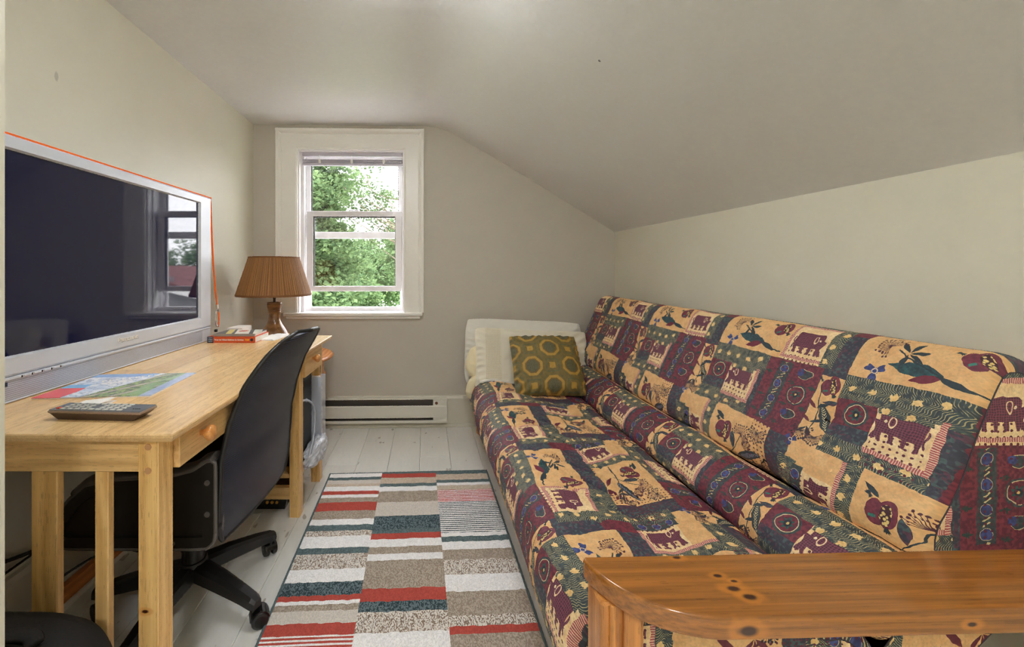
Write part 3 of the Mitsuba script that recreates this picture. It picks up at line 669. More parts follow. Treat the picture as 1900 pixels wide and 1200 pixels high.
for i in range(9):
    for j in range(4):
        x, y = 0.028 + i * 0.0175, 0.0085 + j * 0.0117
        if (i, j) in ((4, 1), (4, 2)): continue
        obj('key', rbox(x - 0.0058, x + 0.0058, y - 0.0036, y + 0.0036, 0.0238, 0.0262, 0.0012, 1), 'm_key', rc, M=QM)
obj('power_key', rbox(0.010, 0.020, 0.008, 0.016, 0.0238, 0.0262, 0.001, 1), 'm_red', rc, M=QM)
obj('logo', bx(RL - 0.034, RL - 0.014, 0.017, 0.0195, 0.0240, 0.0245, 0.0002), 'm_dark', rc, M=QM)
nt = single('folded_note', [bx(-0.905, -0.825, 1.025, 1.098, ZD, ZD + 0.0012, 0), prism_y(Polygon([(-0.905, ZD + 0.0012), (-0.824, ZD + 0.010), (-0.823, ZD + 0.0112), (-0.905, ZD + 0.0024)]), 1.022, 1.095)], 'm_paper', 'folded white note lying behind the remote control', 'note')
# books and papers beside the television
mat('m_pages', lambda p, n, uv: C3(236, 232, 222) * (0.86 + 0.14 * noise(p.z * 1500, 0.0, 0.0)), rough=0.8)
def book_frame(x, y, z, deg): return frame((x, y, z), (math.cos(math.radians(deg)), math.sin(math.radians(deg)), 0), (-math.sin(math.radians(deg)), math.cos(math.radians(deg)), 0))
K1 = book_frame(-1.045, 1.957, ZD, -2.5)
bk = thing('book', 'orange paperback about stocks lying flat at the bottom of the small pile', 'book', 'books by the television')
mat('m_book_orange', (206, 82, 40), rough=0.3)
obj('pages', bx(0.002, 0.228, 0.002, 0.150, 0.0015, 0.0275, 0.001), 'm_pages', bk, M=K1)
obj('cover', [bx(0, 0.230, 0, 0.153, 0, 0.0016, 0.0004), bx(0, 0.230, 0, 0.153, 0.0274, 0.029, 0.0004), bx(0.028, 0.230, -0.0012, 0.002, 0, 0.029, 0.0006)], 'm_book_orange', bk, M=K1)
obj('spine_end', bx(-0.0005, 0.0285, -0.0016, 0.002, -0.0002, 0.0292, 0.0005), 'm_navy', bk, M=K1, label='navy end of the spine')
t = meshkit.text_mesh('How to Make Money in Stocks', 0.0098, 0.0003, bold=True)
s = 0.142 / (t.bounds[1, 0] - t.bounds[0, 0]); t.apply_scale([s, s * 1.1, 1])
obj('title', t, 'm_lettering', bk, M=K1 @ frame((0.033, -0.0013, 0.0105), (1, 0, 0), (0, 0, 1)))
obj('badge', [bx(0.183 + 0.0065 * i, 0.188 + 0.0065 * i, -0.0017, -0.0011, 0.0105, 0.0185, 0) for i in range(3)], 'm_yellow', bk, M=K1)
obj('emblem', cyl((0.214, -0.0012, 0.0145), (0.214, -0.0018, 0.0145), 0.007, 16), 'm_navy', bk, M=K1)
for i in range(3):
    obj('stripe', bx(0.004, 0.025, -0.0019, -0.0014, 0.006 + i * 0.008, 0.0095 + i * 0.008, 0), 'm_cable_grey', bk, M=K1)
K2 = book_frame(-1.018, 1.962, ZD + 0.0292, -1.0)
bk2 = thing('book', 'grey book with a patterned cover lying on top of the orange paperback', 'book', 'books by the television')
K2i = np.linalg.inv(K2).tolist()
def cover2(p, n, uv):
    x = K2i[0][0] * p.x + K2i[0][1] * p.y + K2i[0][3]; y = K2i[1][0] * p.x + K2i[1][1] * p.y + K2i[1][3]
    q = x + 0.35 * y
    c = C3(96, 98, 104)
    c = dr.select((q > 0.055) & (q < 0.085), C3(222, 204, 130), c)
    c = dr.select((q > 0.098) & (q < 0.165), C3(232, 226, 214), c)
    c = dr.select(dr.sqrt(dr.square(x - 0.10) + dr.square(y - 0.09)) < 0.022, C3(190, 96, 84), c)
    c = dr.select((q > 0.185) & (q < 0.225), C3(226, 226, 214), c)
    return dr.select(q > 0.24, C3(92, 96, 110), c)
mat('m_cover2', cover2, rough=0.25)
mat('m_book_grey', (150, 142, 132), rough=0.4)
obj('pages', bx(0.002, 0.196, 0.003, 0.138, 0.0012, 0.0108, 0.001), 'm_pages', bk2, M=K2)
obj('cover', bx(0, 0.198, 0, 0.140, 0.0107, 0.0122, 0.0004), 'm_cover2', bk2, M=K2)
obj('back_cover', bx(0, 0.198, 0, 0.140, 0, 0.0013, 0.0004), 'm_red', bk2, M=K2)
obj('spine', bx(0, 0.198, -0.0012, 0.002, 0, 0.0122, 0.0005), 'm_book_grey', bk2, M=K2)
K3 = book_frame(-1.030, 2.065, ZD + 0.0292, -4)
single('carton', [bx(0, 0.075, 0.05, 0.15, -0.0285, 0.020, 0.0006)], 'm_paper', 'small upright white box behind the pile of books', 'box', M=K3)
K4 = book_frame(-0.835, 1.985, ZD, -8)
single('papers', [bx(-0.02, 0.085, 0.03, 0.20, 0, 0.003, 0.0003), bx(0.0, 0.07, 0.04, 0.22, 0.003, 0.0048, 0.0003)], 'm_paper', 'loose white papers beside the books', 'papers', M=K4)

# ------------------------------------------------------------------ round side table and lamp beyond the desk
TX, TY, TR, TZ = -0.885, 2.490, 0.310, 0.578
st = thing('side_table', 'round oak side table between the desk and the window wall', 'side table')
obj('tabletop', lathe([(TR - 0.02, TZ - 0.024), (TR - 0.006, TZ - 0.020), (TR, TZ - 0.011), (TR - 0.004, TZ - 0.003), (TR - 0.012, TZ)], 64), 'm_oak', st, M=np.array([[1, 0, 0, TX], [0, 1, 0, TY], [0, 0, 1, 0], [0, 0, 0, 1.0]]), smooth=50)
obj('apron', lathe([(0.24, TZ - 0.135), (TR - 0.050, TZ - 0.135), (TR - 0.046, TZ - 0.128), (TR - 0.058, TZ - 0.118), (TR - 0.058, TZ - 0.026), (0.24, TZ - 0.024)], 64), 'm_oak', st, M=np.array([[1, 0, 0, TX], [0, 1, 0, TY], [0, 0, 1, 0], [0, 0, 0, 1.0]]), smooth=40)
for ang in (40, 140, 220, 320):
    c, s = math.cos(math.radians(ang)), math.sin(math.radians(ang))
    p1, p0 = np.array([TX + 0.235 * c, TY + 0.235 * s, TZ - 0.13]), np.array([TX + 0.262 * c, TY + 0.262 * s, 0.0])
    obj('leg', trimesh.convex.convex_hull(np.vstack([p1 + np.array([[x, y, 0] for x in (-.022, .022) for y in (-.022, .022)]), p0 + np.array([[x, y, 0] for x in (-.013, .013) for y in (-.013, .013)])])), 'm_oak_z', st)
lamp = thing('table_lamp', 'table lamp with a pleated brown shade on a ringed bronze ceramic base', 'lamp')
LX, LY = -0.930, 2.500
LM = np.array([[1, 0, 0, LX], [0, 1, 0, LY], [0, 0, 1, 0], [0, 0, 0, 1.0]])
def bronze_c(p, n, uv): return mix(C3(146, 104, 58), C3(112, 74, 36), smoothstep(0.3, 0.7, fbm(p.x * 30, p.y * 30, p.z * 50)))
mat('m_bronze', bronze_c, rough=0.16, spec=0.7, clearcoat=0.9, clearcoat_gloss=0.95)
z0 = TZ + 0.0005
pb = [(0.085, z0), (0.10, z0 + 0.006), (0.108, z0 + 0.04), (0.104, z0 + 0.085), (0.088, z0 + 0.125), (0.060, 0.745), (0.043, 0.770), (0.036, 0.790), (0.034, 0.808), (0.0345, 0.828), (0.036, 0.832)]
for i in range(6):
    z = 0.836 + i * 0.0095; rr = 0.0365 + i * 0.0012
    pb += [(rr + 0.001, z), (rr + 0.0025, z + 0.004), (rr - 0.0005, z + 0.0068), (rr - 0.0005, z + 0.0085)]
pb += [(0.043, 0.897), (0.040, 0.901), (0.012, 0.902)]
obj('base', lathe(pb, 48), 'm_bronze', lamp, M=LM, smooth=50)
mat('m_brass_dark', (70, 56, 40), rough=0.4, metal=0.8)
obj('stem', lathe([(0.008, 0.901), (0.008, 0.925), (0.014, 0.930), (0.014, 0.960), (0.006, 0.965), (0.006, 1.10)], 16), 'm_brass_dark', lamp, M=LM)
def pleat(a, r): return r * (1 + 0.010 * np.abs(((a * 96 / (2 * np.pi)) % 1) * 2 - 1))
na = 96 * 4; A = np.arange(na) * 2 * np.pi / na
rings = [(0.2155, 0.949), (0.2155, 0.952)] + [(0.2155 + (0.146 - 0.2155) * t, 0.952 + 0.222 * t) for t in np.linspace(0.02, 1, 8)]
V, F_ = [], []
for off in (0, -0.003):
    for r, z in rings:
        rr = pleat(A, r + off); V.append(np.stack([rr * np.cos(A), rr * np.sin(A), np.full(na, z)], 1))
nr = len(rings)
for L_ in (0, 1):
    for i in range(nr - 1):
        for j in range(na):
            k = (j + 1) % na; b = L_ * nr
            q = [(b + i) * na + j, (b + i) * na + k, (b + i + 1) * na + k, (b + i + 1) * na + j]
            F_ += [[q[0], q[1], q[2]], [q[0], q[2], q[3]]]
def shade_c(p, n, uv):
    th = dr.atan2(p.y - LY, p.x - LX)
    w = noise(th * 40, 0.0, 0.0); s = dr.abs(dr.sin(th * 48))
    return mix(C3(164, 116, 66), C3(106, 66, 32), dr.clip(0.55 * w + 0.35 * s, 0, 1))
mat('m_shade', shade_c, rough=0.7, sheen=0.4)
obj('shade', trimesh.Trimesh(np.vstack(V), F_, process=False), 'm_shade', lamp, M=LM)
mat('m_shade_band', (120, 78, 42), rough=0.7)
obj('shade_band', lathe([(0.214, 0.941), (0.2185, 0.941), (0.2190, 0.949), (0.2185, 0.953), (0.214, 0.953)], 64), 'm_shade_band', lamp, M=LM, smooth=40)
obj('shade_band', lathe([(0.143, 1.169), (0.149, 1.169), (0.1492, 1.176), (0.1475, 1.178), (0.143, 1.178)], 64), 'm_shade_band', lamp, M=LM, smooth=40)
obj('spider', [cyl((-0.144, 0, 1.168), (0.144, 0, 1.168), 0.002, 8), cyl((0, -0.144, 1.168), (0, 0.144, 1.168), 0.002, 8)], 'm_brass_dark', lamp, M=LM)

# ------------------------------------------------------------------ electric baseboard heater
ht = thing('baseboard_heater', 'off-white electric baseboard heater on the wall under the window', 'heater')
HXa, HXb = -0.95, 0.144
yw = D - 0.0185
obj('back_panel', bx(HXa, HXb, yw - 0.006, yw, 0.028, 0.203, 0.001), 'm_heater', ht)
mat('m_steel', (108, 102, 96), rough=0.45, metal=0.6)
obj('liner', bx(HXa + 0.004, HXb - 0.096, yw - 0.008, yw - 0.006, 0.045, 0.199, 0), 'm_steel', ht)
obj('element', cyl((HXa + 0.01, yw - 0.030, 0.095), (HXb - 0.10, yw - 0.030, 0.095), 0.008, 12), 'm_steel', ht)
obj('fin', [bx(x, x + 0.0008, yw - 0.052, yw - 0.010, 0.068, 0.150, 0) for x in np.arange(HXa + 0.02, HXb - 0.11, 0.008)], 'm_steel', ht, kind='stuff')
xe = HXb - 0.094
obj('front_cover', prism_x(Polygon([(yw - 0.062, 0.084), (yw - 0.064, 0.10), (yw - 0.062, 0.160), (yw - 0.058, 0.167), (yw - 0.055, 0.165), (yw - 0.058, 0.158), (yw - 0.060, 0.10), (yw - 0.058, 0.084)]), HXa, HXb), 'm_heater', ht)
obj('top_lip', prism_x(Polygon([(yw - 0.005, 0.205), (yw - 0.026, 0.203), (yw - 0.027, 0.198), (yw - 0.005, 0.199)]), HXa, HXb), 'm_heater', ht)
obj('bottom_lip', prism_x(Polygon([(yw, 0.048), (yw - 0.060, 0.048), (yw - 0.060, 0.066), (yw - 0.057, 0.066), (yw - 0.057, 0.051), (yw, 0.051)]), HXa, HXb), 'm_heater', ht)
ec = obj('end_box', [bx(xe, HXb, yw - 0.058, yw - 0.006, 0.050, 0.197, 0.002), bx(HXb - 0.002, HXb + 0.0005, yw - 0.063, yw, 0.046, 0.203, 0.0008)], 'm_heater', ht)
mat('m_rust', (112, 74, 52), rough=0.7)
obj('knockout', cyl((xe + 0.022, yw - 0.0592, 0.183), (xe + 0.022, yw - 0.0565, 0.183), 0.010, 18), 'm_rust', ec)
obj('screw', cyl((xe + 0.007, yw - 0.060, 0.190), (xe + 0.007, yw - 0.057, 0.190), 0.0035, 12), 'm_chrome', ec)

# ------------------------------------------------------------------ futon: printed fabric
PA, PV = 0.478, 0.62          # the print repeats every PA along the futon and PV across it
def rot2(x, y, a): c, s = math.cos(a), math.sin(a); return x * c + y * s, y * c - x * s
def fabric(a, v):
    """the print: a runs along the futon towards the camera, v from the front edge up the back"""
    wa = a + 0.004 * (noise(a * 40, v * 40, 1.0) - 0.5) + 0.003 * (noise(a * 110, v * 110, 2.0) - 0.5)
    wv = v + 0.004 * (noise(a * 40, v * 40, 3.0) - 0.5) + 0.003 * (noise(a * 110, v * 110, 4.0) - 0.5)
    x = wa - dr.floor(wa / PA) * PA
    y0 = wv + 0.05; y = y0 - dr.floor(y0 / PV) * PV          # 0..PV; rows: 0-.20, .20-.42, .42-.62
    m1 = noise(a * 70, v * 70, 5.0); m2 = noise(a * 190, v * 190, 6.0); m3 = fbm(a * 260, v * 260, 7.0, octaves=2); m4 = noise(a * 120, v * 120, 8.0)
    tan = mix(C3(232, 190, 136), C3(214, 164, 108), dr.clip(0.7 * m1 + 0.5 * (m3 - 0.4), 0, 1))
    cream = mix(C3(242, 216, 170), C3(228, 192, 142), m1)
    navy = mix(C3(58, 60, 74), mix(C3(74, 98, 98), C3(98, 60, 78), smoothstep(0.45, 0.6, m4)), smoothstep(0.42, 0.66, m2) * 0.75)
    maroon = mix(C3(126, 52, 66), C3(90, 42, 58), smoothstep(0.35, 0.7, 0.5 * m2 + 0.5 * m3))
    green = mix(C3(68, 84, 84), C3(48, 56, 66), m2)
    dkgreen = C3(46, 58, 66)
    blue = mix(C3(72, 84, 142), C3(46, 52, 98), m2)
    col = tan
    def put(c, col, new): return dr.select(c, new, col)
    def rect(x0, x1, y0, y1): return (x > x0) & (x < x1) & (y > y0) & (y < y1)
    def rectw(x0, x1, y0, y1):   # a block that may run over the repeat's edge
        return ((x > x0) & (x < x1) | (x + PA > x0) & (x + PA < x1) | (x - PA > x0) & (x - PA < x1)) & (y > y0) & (y < y1)
    def vine_col(u, w):
        """leafy vine: fine feathered strokes along a wave, with pale heart-shaped leaves"""
        hb = dr.sin((u + 0.55 * dr.abs(w - 0.018)) * 1150 + 3 * dr.sin(w * 240))
        c = mix(green, C3(186, 172, 130), smoothstep(0.45, 0.9, hb) * smoothstep(0.15, 0.45, noise(u * 130, w * 130, 9.0)) * 0.9)
        s = u / 0.046; k = dr.floor(s); du = (s - k - 0.5) * 0.046; dw = w - 0.018 - dr.select(cell_rand(k, 4) > 0.5, 0.006, -0.006)
        d = dr.sqrt(dr.square(du) + dr.square(dw) * 1.1) + 0.007 * (noise(u * 260, w * 260, 3.0) - 0.5)
        return dr.select(d < 0.0084, mix(C3(236, 208, 150), C3(222, 184, 120), m1), c)
    def leaf(cx, cy, ang, L, W, c, col, vein=None, px=x, py=y):
        lx, ly = rot2(px - cx, py - cy, ang)
        t = lx / L; hw = 0.5 * W * (1 - 4 * t * t) * (1.0 + 0.5 * t)
        inside = (dr.abs(t) < 0.5) & (dr.abs(ly) < hw)
        col = put(inside, col, c)
        if vein is not None:
            col = put(inside & (dr.abs(ly) < hw * 0.45) & (dr.sin((lx + dr.abs(ly) * 1.3) * 900) > 0.25), col, vein)
        return col
    def stem(x0, y0_, x1, y1, w, c, col, bend=0.0):
        ex, ey = x1 - x0, y1 - y0_; L = math.hypot(ex, ey)
        lx = ((x - x0) * ex + (y - y0_) * ey) / L; ly = ((x - x0) * -ey + (y - y0_) * ex) / L
        t = lx / L
        return put((t > 0) & (t < 1) & (dr.abs(ly - bend * 4 * t * (1 - t)) < w), col, c)
    def umbel(cx, cy, ang, R, c, col, spread=2.2, k=9):
        lx, ly = rot2(x - cx, y - cy, ang)
        r = dr.sqrt(dr.square(lx) + dr.square(ly)); th = dr.atan2(ly, lx)
        q = th / (spread / k); qi = dr.floor(q); dq = (q - qi - 0.5) * (spread / k)
        on = dr.abs(th) < spread
        rr = R * (0.72 + 0.36 * cell_rand(qi, 2, 3))
        col = put(on & (r < rr) & (dr.abs(dq) * r < 0.0006), col, c)
        col = put(on & (dr.sqrt(dr.square(r - rr) + dr.square(dq * r)) < 0.0028), col, c)
        return put(on & (dr.sqrt(dr.square(r - rr * 0.66) + dr.square((dq - 0.1) * r)) < 0.0019), col, mix(c, maroon, 0.5))
    def medal(cx, cy, R, col, px=x, py=y):
        dx, dy = px - cx, py - cy; r = dr.sqrt(dr.square(dx) + dr.square(dy)); th = dr.atan2(dy, dx)
        col = put(r < R * 1.18, col, green)
        col = put(r < R, col, C3(206, 190, 156))
        col = put(r < R * 0.93, col, maroon)
        col = put(r < R * (0.50 + 0.16 * dr.cos(th * 7)), col, C3(48, 86, 84))
        col = put(r < R * 0.34, col, C3(40, 48, 60))
        return put(r < R * 0.13, col, C3(220, 190, 120))
    def pome(cx, cy, s, ang, col):
        lx, ly = rot2(x - cx, y - cy, ang); lx = lx / s; ly = ly / s
        for k in (-0.6, -0.2, 0.2, 0.6):
            col = leaf(-0.95 + 0 * k, 0.95, 2.3 + k, 0.7, 0.16, dkgreen, col, px=lx, py=ly)
        for k in (-0.8, -0.3, 0.3, 0.8):
            col = leaf(0.55, -0.95, -1.3 + k, 0.8, 0.18, dkgreen, col, px=lx, py=ly)
        red = mix(C3(128, 56, 72), C3(98, 46, 66), m2)
        e1 = dr.square((lx + 0.25) / 0.75) + dr.square((ly + 0.05) / 0.95) < 1
        e2 = dr.square((lx - 0.5) / 0.62) + dr.square((ly - 0.15) / 1.05) < 1
        col = put(e1 | e2, col, red)
        sd = dr.square((lx - 0.38) / 0.36) + dr.square((ly - 0.02) / 0.82) < 1
        f, _, _ = voronoi(lx * 4.2, ly * 3.2)
        col = put(sd, col, mix(C3(222, 196, 130), C3(70, 40, 50), smoothstep(0.28, 0.42, f)))
        return put((dr.abs(lx + 0.45) < 0.26) & (dr.abs(ly + 0.38 - 0.15 * lx) < 0.11), col, C3(60, 120, 110))
    def elephant(cx, cy, s, ang, col, flip=1.0):
        lx, ly = rot2(x - cx, y - cy, ang); lx = lx * flip / s; ly = ly / s
        h = dr.sin((lx * 26 + ly * 26)) * dr.sin((lx * 26 - ly * 26))
        body = mix(C3(124, 66, 82), C3(78, 42, 62), smoothstep(-0.15, 0.35, h))
        bx_ = dr.maximum(dr.abs(lx) - 0.78, 0); by_ = dr.maximum(dr.abs(ly - 0.22) - 0.36, 0)
        ink = dr.sqrt(dr.square(bx_) + dr.square(by_)) < 0.22
        legs = (ly < 0.1) & (ly > -0.82) & (dr.abs(dr.abs(dr.abs(lx - 0.02) - 0.55) - 0.27) < 0.125 + 0.03 * ly)
        trunk = (dr.abs(lx + 1.02 + 0.10 * dr.sin(ly * 5)) < 0.13) & (ly < 0.3) & (ly > -0.78)
        tail = (dr.abs(lx - 1.06 - 0.05 * dr.sin(ly * 7)) < 0.045) & (ly < 0.4) & (ly > -0.45)
        col = put(ink | legs | trunk | tail, col, body)
        er = dr.square((lx + 0.42) / 0.16) + dr.square((ly - 0.34) / 0.34)
        col = put((er < 1.0) & (er > 0.45) & (ly < 0.60), col, C3(236, 206, 168))
        col = put((dr.square(lx + 0.72) + dr.square(ly - 0.30)) < 0.006, col, C3(236, 214, 180))
        dots = dr.square((lx * 3.2 - dr.floor(lx * 3.2)) - 0.5) + dr.square((ly * 3.2 - dr.floor(ly * 3.2)) - 0.5) < 0.045
        return put(dots & ~(ink | legs | trunk) & (ly < -0.2) & (dr.abs(lx) < 1.1), col, C3(96, 40, 60))
    def border(inside_out, u, col):
        z = dr.sin(u * 640)
        c = mix(C3(226, 188, 170), C3(172, 84, 84), smoothstep(0.35, 0.9, dr.abs(z)))
        return put(inside_out, col, c)
    def iris(cx, cy, s, col):
        lx, ly = (x - cx) / s, (y - cy) / s
        th = dr.atan2(ly, lx); r = dr.sqrt(dr.square(lx) + dr.square(ly))
        col = put(r < 0.65 + 0.4 * dr.cos(3 * th - 1.6) + 0.15 * dr.sin(9 * th), col, blue)
        return put((r < 0.32) & (r > 0.2), col, C3(206, 184, 170))
    # ---- row 1 (y .20-.42): elephant box, maroon panel with a dotted stripe, tan column
    col = put(rect(0, PA, 0.196, 0.42), col, navy)
    col = put(rect(-1, 0.262, 0.352 + 0.0, 0.425), col, vine_col(x, y - 0.372))
    col = put(rect(-1, 0.225, 0.196, 0.248), col, vine_col(x + 0.02, y - 0.205))
    col = put(rect(0.0, 0.130, 0.282, 0.352), col, maroon)
    col = put(rect(0.010, 0.120, 0.246, 0.285), col, navy)
    col = medal(0.096 - 0.042, 0.318, 0.027, col)
    col = put(rect(0.098, 0.212, 0.246, 0.352), col, cream)
    col = elephant(0.152, 0.312, 0.044, 0.0, col)
    col = put(rect(0.100, 0.200, 0.340, 0.356), col, vine_col(x, y - 0.335))
    col = border(rect(0.098, 0.222, 0.236, 0.247), x, col)
    col = border(rect(0.210, 0.222, 0.236, 0.362), y, col)
    col = put(rect(0.240, 0.412, 0.198, 0.422), col, maroon)
    sx = x - 0.297 - 0.02 * (y - 0.3)
    col = put((dr.abs(sx) < 0.021) & rect(0.24, 0.412, 0.215, 0.412), col, green)
    q = y / 0.052; qk = dr.floor(q); dq = (q - qk - 0.5) * 0.052
    rb = dr.sqrt(dr.square(sx) + dr.square(dq))
    on = rect(0.24, 0.412, 0.215, 0.412)
    col = put((rb < 0.0135) & on, col, C3(176, 160, 140)); col = put((rb < 0.0118) & on, col, blue)
    col = put((dr.abs(dr.abs(dq) - 0.021) < 0.006) & (dr.abs(sx - 0.006 * dr.sin(dq * 300)) < 0.0026) & on, col, C3(206, 186, 140))
    col = medal(0.366, 0.320, 0.026, col)
    for cy_ in (0.385, 0.258):                                  # paisleys
        dx, dy = x - 0.366, y - cy_
        pa = dr.square(dx / 0.021) + dr.square((dy - 10 * dx * dx) / 0.013)
        col = put(pa < 1.25, col, C3(200, 180, 146)); col = put(pa < 1.0, col, green)
        col = put(dr.square((x - 0.352) / 0.010) + dr.square((dy - 0.004) / 0.010) < 1, col, blue)
    for cx_, cy_ in ((0.338, 0.352), (0.400, 0.352), (0.338, 0.285), (0.400, 0.288), (0.255, 0.37), (0.255, 0.29), (0.340, 0.225), (0.256, 0.235)):
        rr = dr.square((x - cx_) / 0.011) + dr.square((y - cy_) / 0.006); th = dr.atan2(y - cy_, x - cx_)
        col = put(rr < 0.8 + 0.5 * dr.cos(6 * th), col, C3(44, 70, 66))
    col = put(rect(0.414, PA + 1, 0.196, 0.40), col, tan)
    col = pome(0.446, 0.372, 0.024, 0.3, col)
    col = stem(0.424, 0.372, 0.442, 0.205, 0.0011, dkgreen, col, 0.006)
    col = leaf(0.458, 0.285, -1.1, 0.088, 0.026, dkgreen, col, C3(206, 190, 150))
    col = leaf(0.462, 0.330, 0.2, 0.044, 0.014, navy, col)
    for yy, an in ((0.305, 0.7), (0.305, 2.5), (0.262, 0.5), (0.262, 2.6), (0.250, -1.0), (0.248, -2.2)):
        col = leaf(0.432 + 0.016 * math.cos(an), yy + 0.016 * math.sin(an), an, 0.032, 0.009, dkgreen if an < 2 else C3(104, 44, 58), col)
    col = umbel(0.426, 0.232, -1.5, 0.028, C3(60, 44, 56), col)
    col = umbel(0.462, 0.226, -1.4, 0.026, C3(60, 44, 56), col)
    # ---- row 2 (y 0-.20): turned elephant, vine, pomegranate field, dark block
    col = put(rectw(0.345, 0.415, 0.0, 0.196), col, navy)
    col = put(rectw(0.395, 0.445, -1, 0.145), col, vine_col(y, x - 0.402))
    sx2 = x - 0.452
    col = put(rect(0.438, 0.468, -1, 0.135), col, green)
    q = y / 0.044; qk = dr.floor(q); dq = (q - qk - 0.5) * 0.044
    rb = dr.sqrt(dr.square(sx2) + dr.square(dq)); on = rect(0.43, 0.47, -1, 0.135)
    col = put((rb < 0.0125) & on, col, C3(176, 160, 140)); col = put((rb < 0.011) & on, col, blue)
    col = put(rectw(0.468, PA + 0.078, 0.0, 0.125), col, cream)
    col = elephant(0.026, 0.064, 0.045, 1.5708, col, -1.0)
    col = border(rect(0.072, 0.083, 0.0, 0.196), y, col)
    col = border(rectw(0.468, PA + 0.08, -0.001, 0.010), x, col)
    col = iris(0.412, 0.196, 0.017, col)
    col = put(rect(0.083, 0.118, -1, 0.200), col, vine_col(y, x - 0.082))
    col = put(rect(0.118, 0.345, 0.008, 0.202), col, tan)
    col = pome(0.176, 0.122, 0.030, 0.0, col)
    col = stem(0.125, 0.060, 0.335, 0.030, 0.0018, dkgreen, col, 0.014)
    col = stem(0.20, 0.052, 0.250, 0.140, 0.0013, dkgreen, col, -0.012)
    col = umbel(0.248, 0.135, 1.2, 0.034, C3(84, 44, 58), col)
    col = umbel(0.262, 0.110, 0.4, 0.030, C3(84, 44, 58), col, 1.2, 6)
    col = leaf(0.222, 0.108, 1.75, 0.058, 0.022, navy, col)
    col = leaf(0.278, 0.076, 0.45, 0.105, 0.032, dkgreen, col, C3(150, 156, 180))
    col = leaf(0.150, 0.164, -0.5, 0.045, 0.014, dkgreen, col)
    for an in (0.3, 1.3, 2.1, -0.5, -1.3, -2.2):
        col = leaf(0.285 + 0.020 * math.cos(an), 0.030 + 0.020 * math.sin(an), an, 0.036, 0.010, dkgreen if an > 0 else C3(104, 44, 58), col)
    col = leaf(0.225, 0.024, -0.7, 0.055, 0.016, C3(104, 44, 58), col)
    col = umbel(0.310, 0.165, -1.5, 0.032, C3(54, 44, 56), col)
    col = umbel(0.318, 0.052, -1.0, 0.030, C3(54, 44, 56), col)
    # ---- row 3 (y .42-.62): big leaf branch, elephant on cream, vine, dark square
    r3 = y > 0.418
    col = put(r3 & (x < 0.262), col, tan)
    col = put(r3 & (y > 0.560) & (x < 0.262), col, navy)
    col = iris(0.052, 0.440, 0.024, col)
    col = leaf(0.128, 0.462, -0.08, 0.110, 0.034, mix(C3(40, 52, 64), C3(46, 92, 96), m2), col)
    col = leaf(0.152, 0.442, 0.35, 0.060, 0.020, C3(112, 40, 58), col)
    col = leaf(0.200, 0.446, -0.25, 0.070, 0.016, dkgreen, col)
    col = stem(0.255, 0.436, 0.080, 0.505, 0.0018, dkgreen, col, 0.010)
    for an in (0.2, 1.2, 2.2, -0.6, -1.8):
        col = leaf(0.105 + 0.020 * math.cos(an), 0.500 + 0.020 * math.sin(an), an, 0.036, 0.010, dkgreen, col)
    col = umbel(0.062, 0.512, 2.6, 0.032, C3(84, 44, 58), col)
    col = pome(0.222, 0.515, 0.026, 0.5, col)
    col = put(r3 & (x > 0.262) & (x < 0.392), col, cream)
    col = elephant(0.328, 0.482, 0.044, 0.0, col, -1.0)
    col = border(rect(0.262, 0.392, 0.424, 0.434), x, col)
    col = border(rect(0.262, 0.272, 0.424, 0.552), y, col)
    col = border(rect(0.262, 0.392, 0.545, 0.556), x, col)
    col = put(r3 & rect(0.262, 0.392, 0.556, 0.62), col, vine_col(x, y - 0.57))
    col = put(r3 & (x > 0.392), col, vine_col(y, x - 0.394))
    col = put(r3 & (x > 0.432) & (y < 0.53), col, navy)
    col = put(r3 & (x > 0.432) & (y > 0.53), col, maroon)
    # thin dark outline noise and weave
    return col * (0.78 + 0.40 * m3)
def fab_uv(p, n, uv): return fabric(uv.x, uv.y)
def fab_h(p, n, uv): return noise(uv.x * 500, uv.y * 500, 0.0) + 2.2 * fbm(uv.x * 22, uv.y * 30, 2.0, octaves=3)
mat('m_fabric', fab_uv, rough=0.55, spec=0.45, sheen=0.6, bump=(fab_h, 0.0014, 1e-3))

FY0, FY1 = 0.800, 2.700        # near and far end of the mattress
# the upper surface, front edge -> seat -> fold -> back -> ridge, as (x, z)
front = spline([(0.345, 0.185), (0.300, 0.215), (0.278, 0.290), (0.292, 0.365), (0.345, 0.412), (0.430, 0.420), (0.560, 0.408), (0.700, 0.395), (0.800, 0.388), (0.865, 0.376), (0.905, 0.345), (0.935, 0.315)], 8)
roll = spline([(0.935, 0.325), (0.885, 0.368), (0.888, 0.425), (0.925, 0.470), (0.975, 0.500), (1.020, 0.494), (1.055, 0.470)], 8)
backp = spline([(1.060, 0.468), (1.010, 0.506), (1.012, 0.570), (1.052, 0.660), (1.098, 0.760), (1.138, 0.850), (1.172, 0.905), (1.215, 0.922), (1.268, 0.908), (1.312, 0.870)], 8)
def resample(p, step):
    s = np.concatenate([[0], np.cumsum(np.linalg.norm(np.diff(p, axis=0), axis=1))])
    n = max(2, int(s[-1] / step)); q = np.linspace(0, s[-1], n)
    return np.stack([np.interp(q, s, p[:, i]) for i in range(2)], 1), q
def under(end, start):
    """the hidden underside back to the front edge"""
    return [end, (1.325, 0.80), (1.325, 0.66), (1.300, 0.54), (1.235, 0.42), (1.12, 0.31), (0.97, 0.235), (0.80, 0.225), (0.60, 0.225), (0.42, 0.205), start]
ys = np.concatenate([FY0 + 0.035 * (1 - np.cos(np.linspace(0, np.pi / 2, 7))), np.linspace(FY0 + 0.05, FY1 - 0.05, 150), FY1 - 0.035 * (1 - np.cos(np.linspace(np.pi / 2, 0, 7)))])
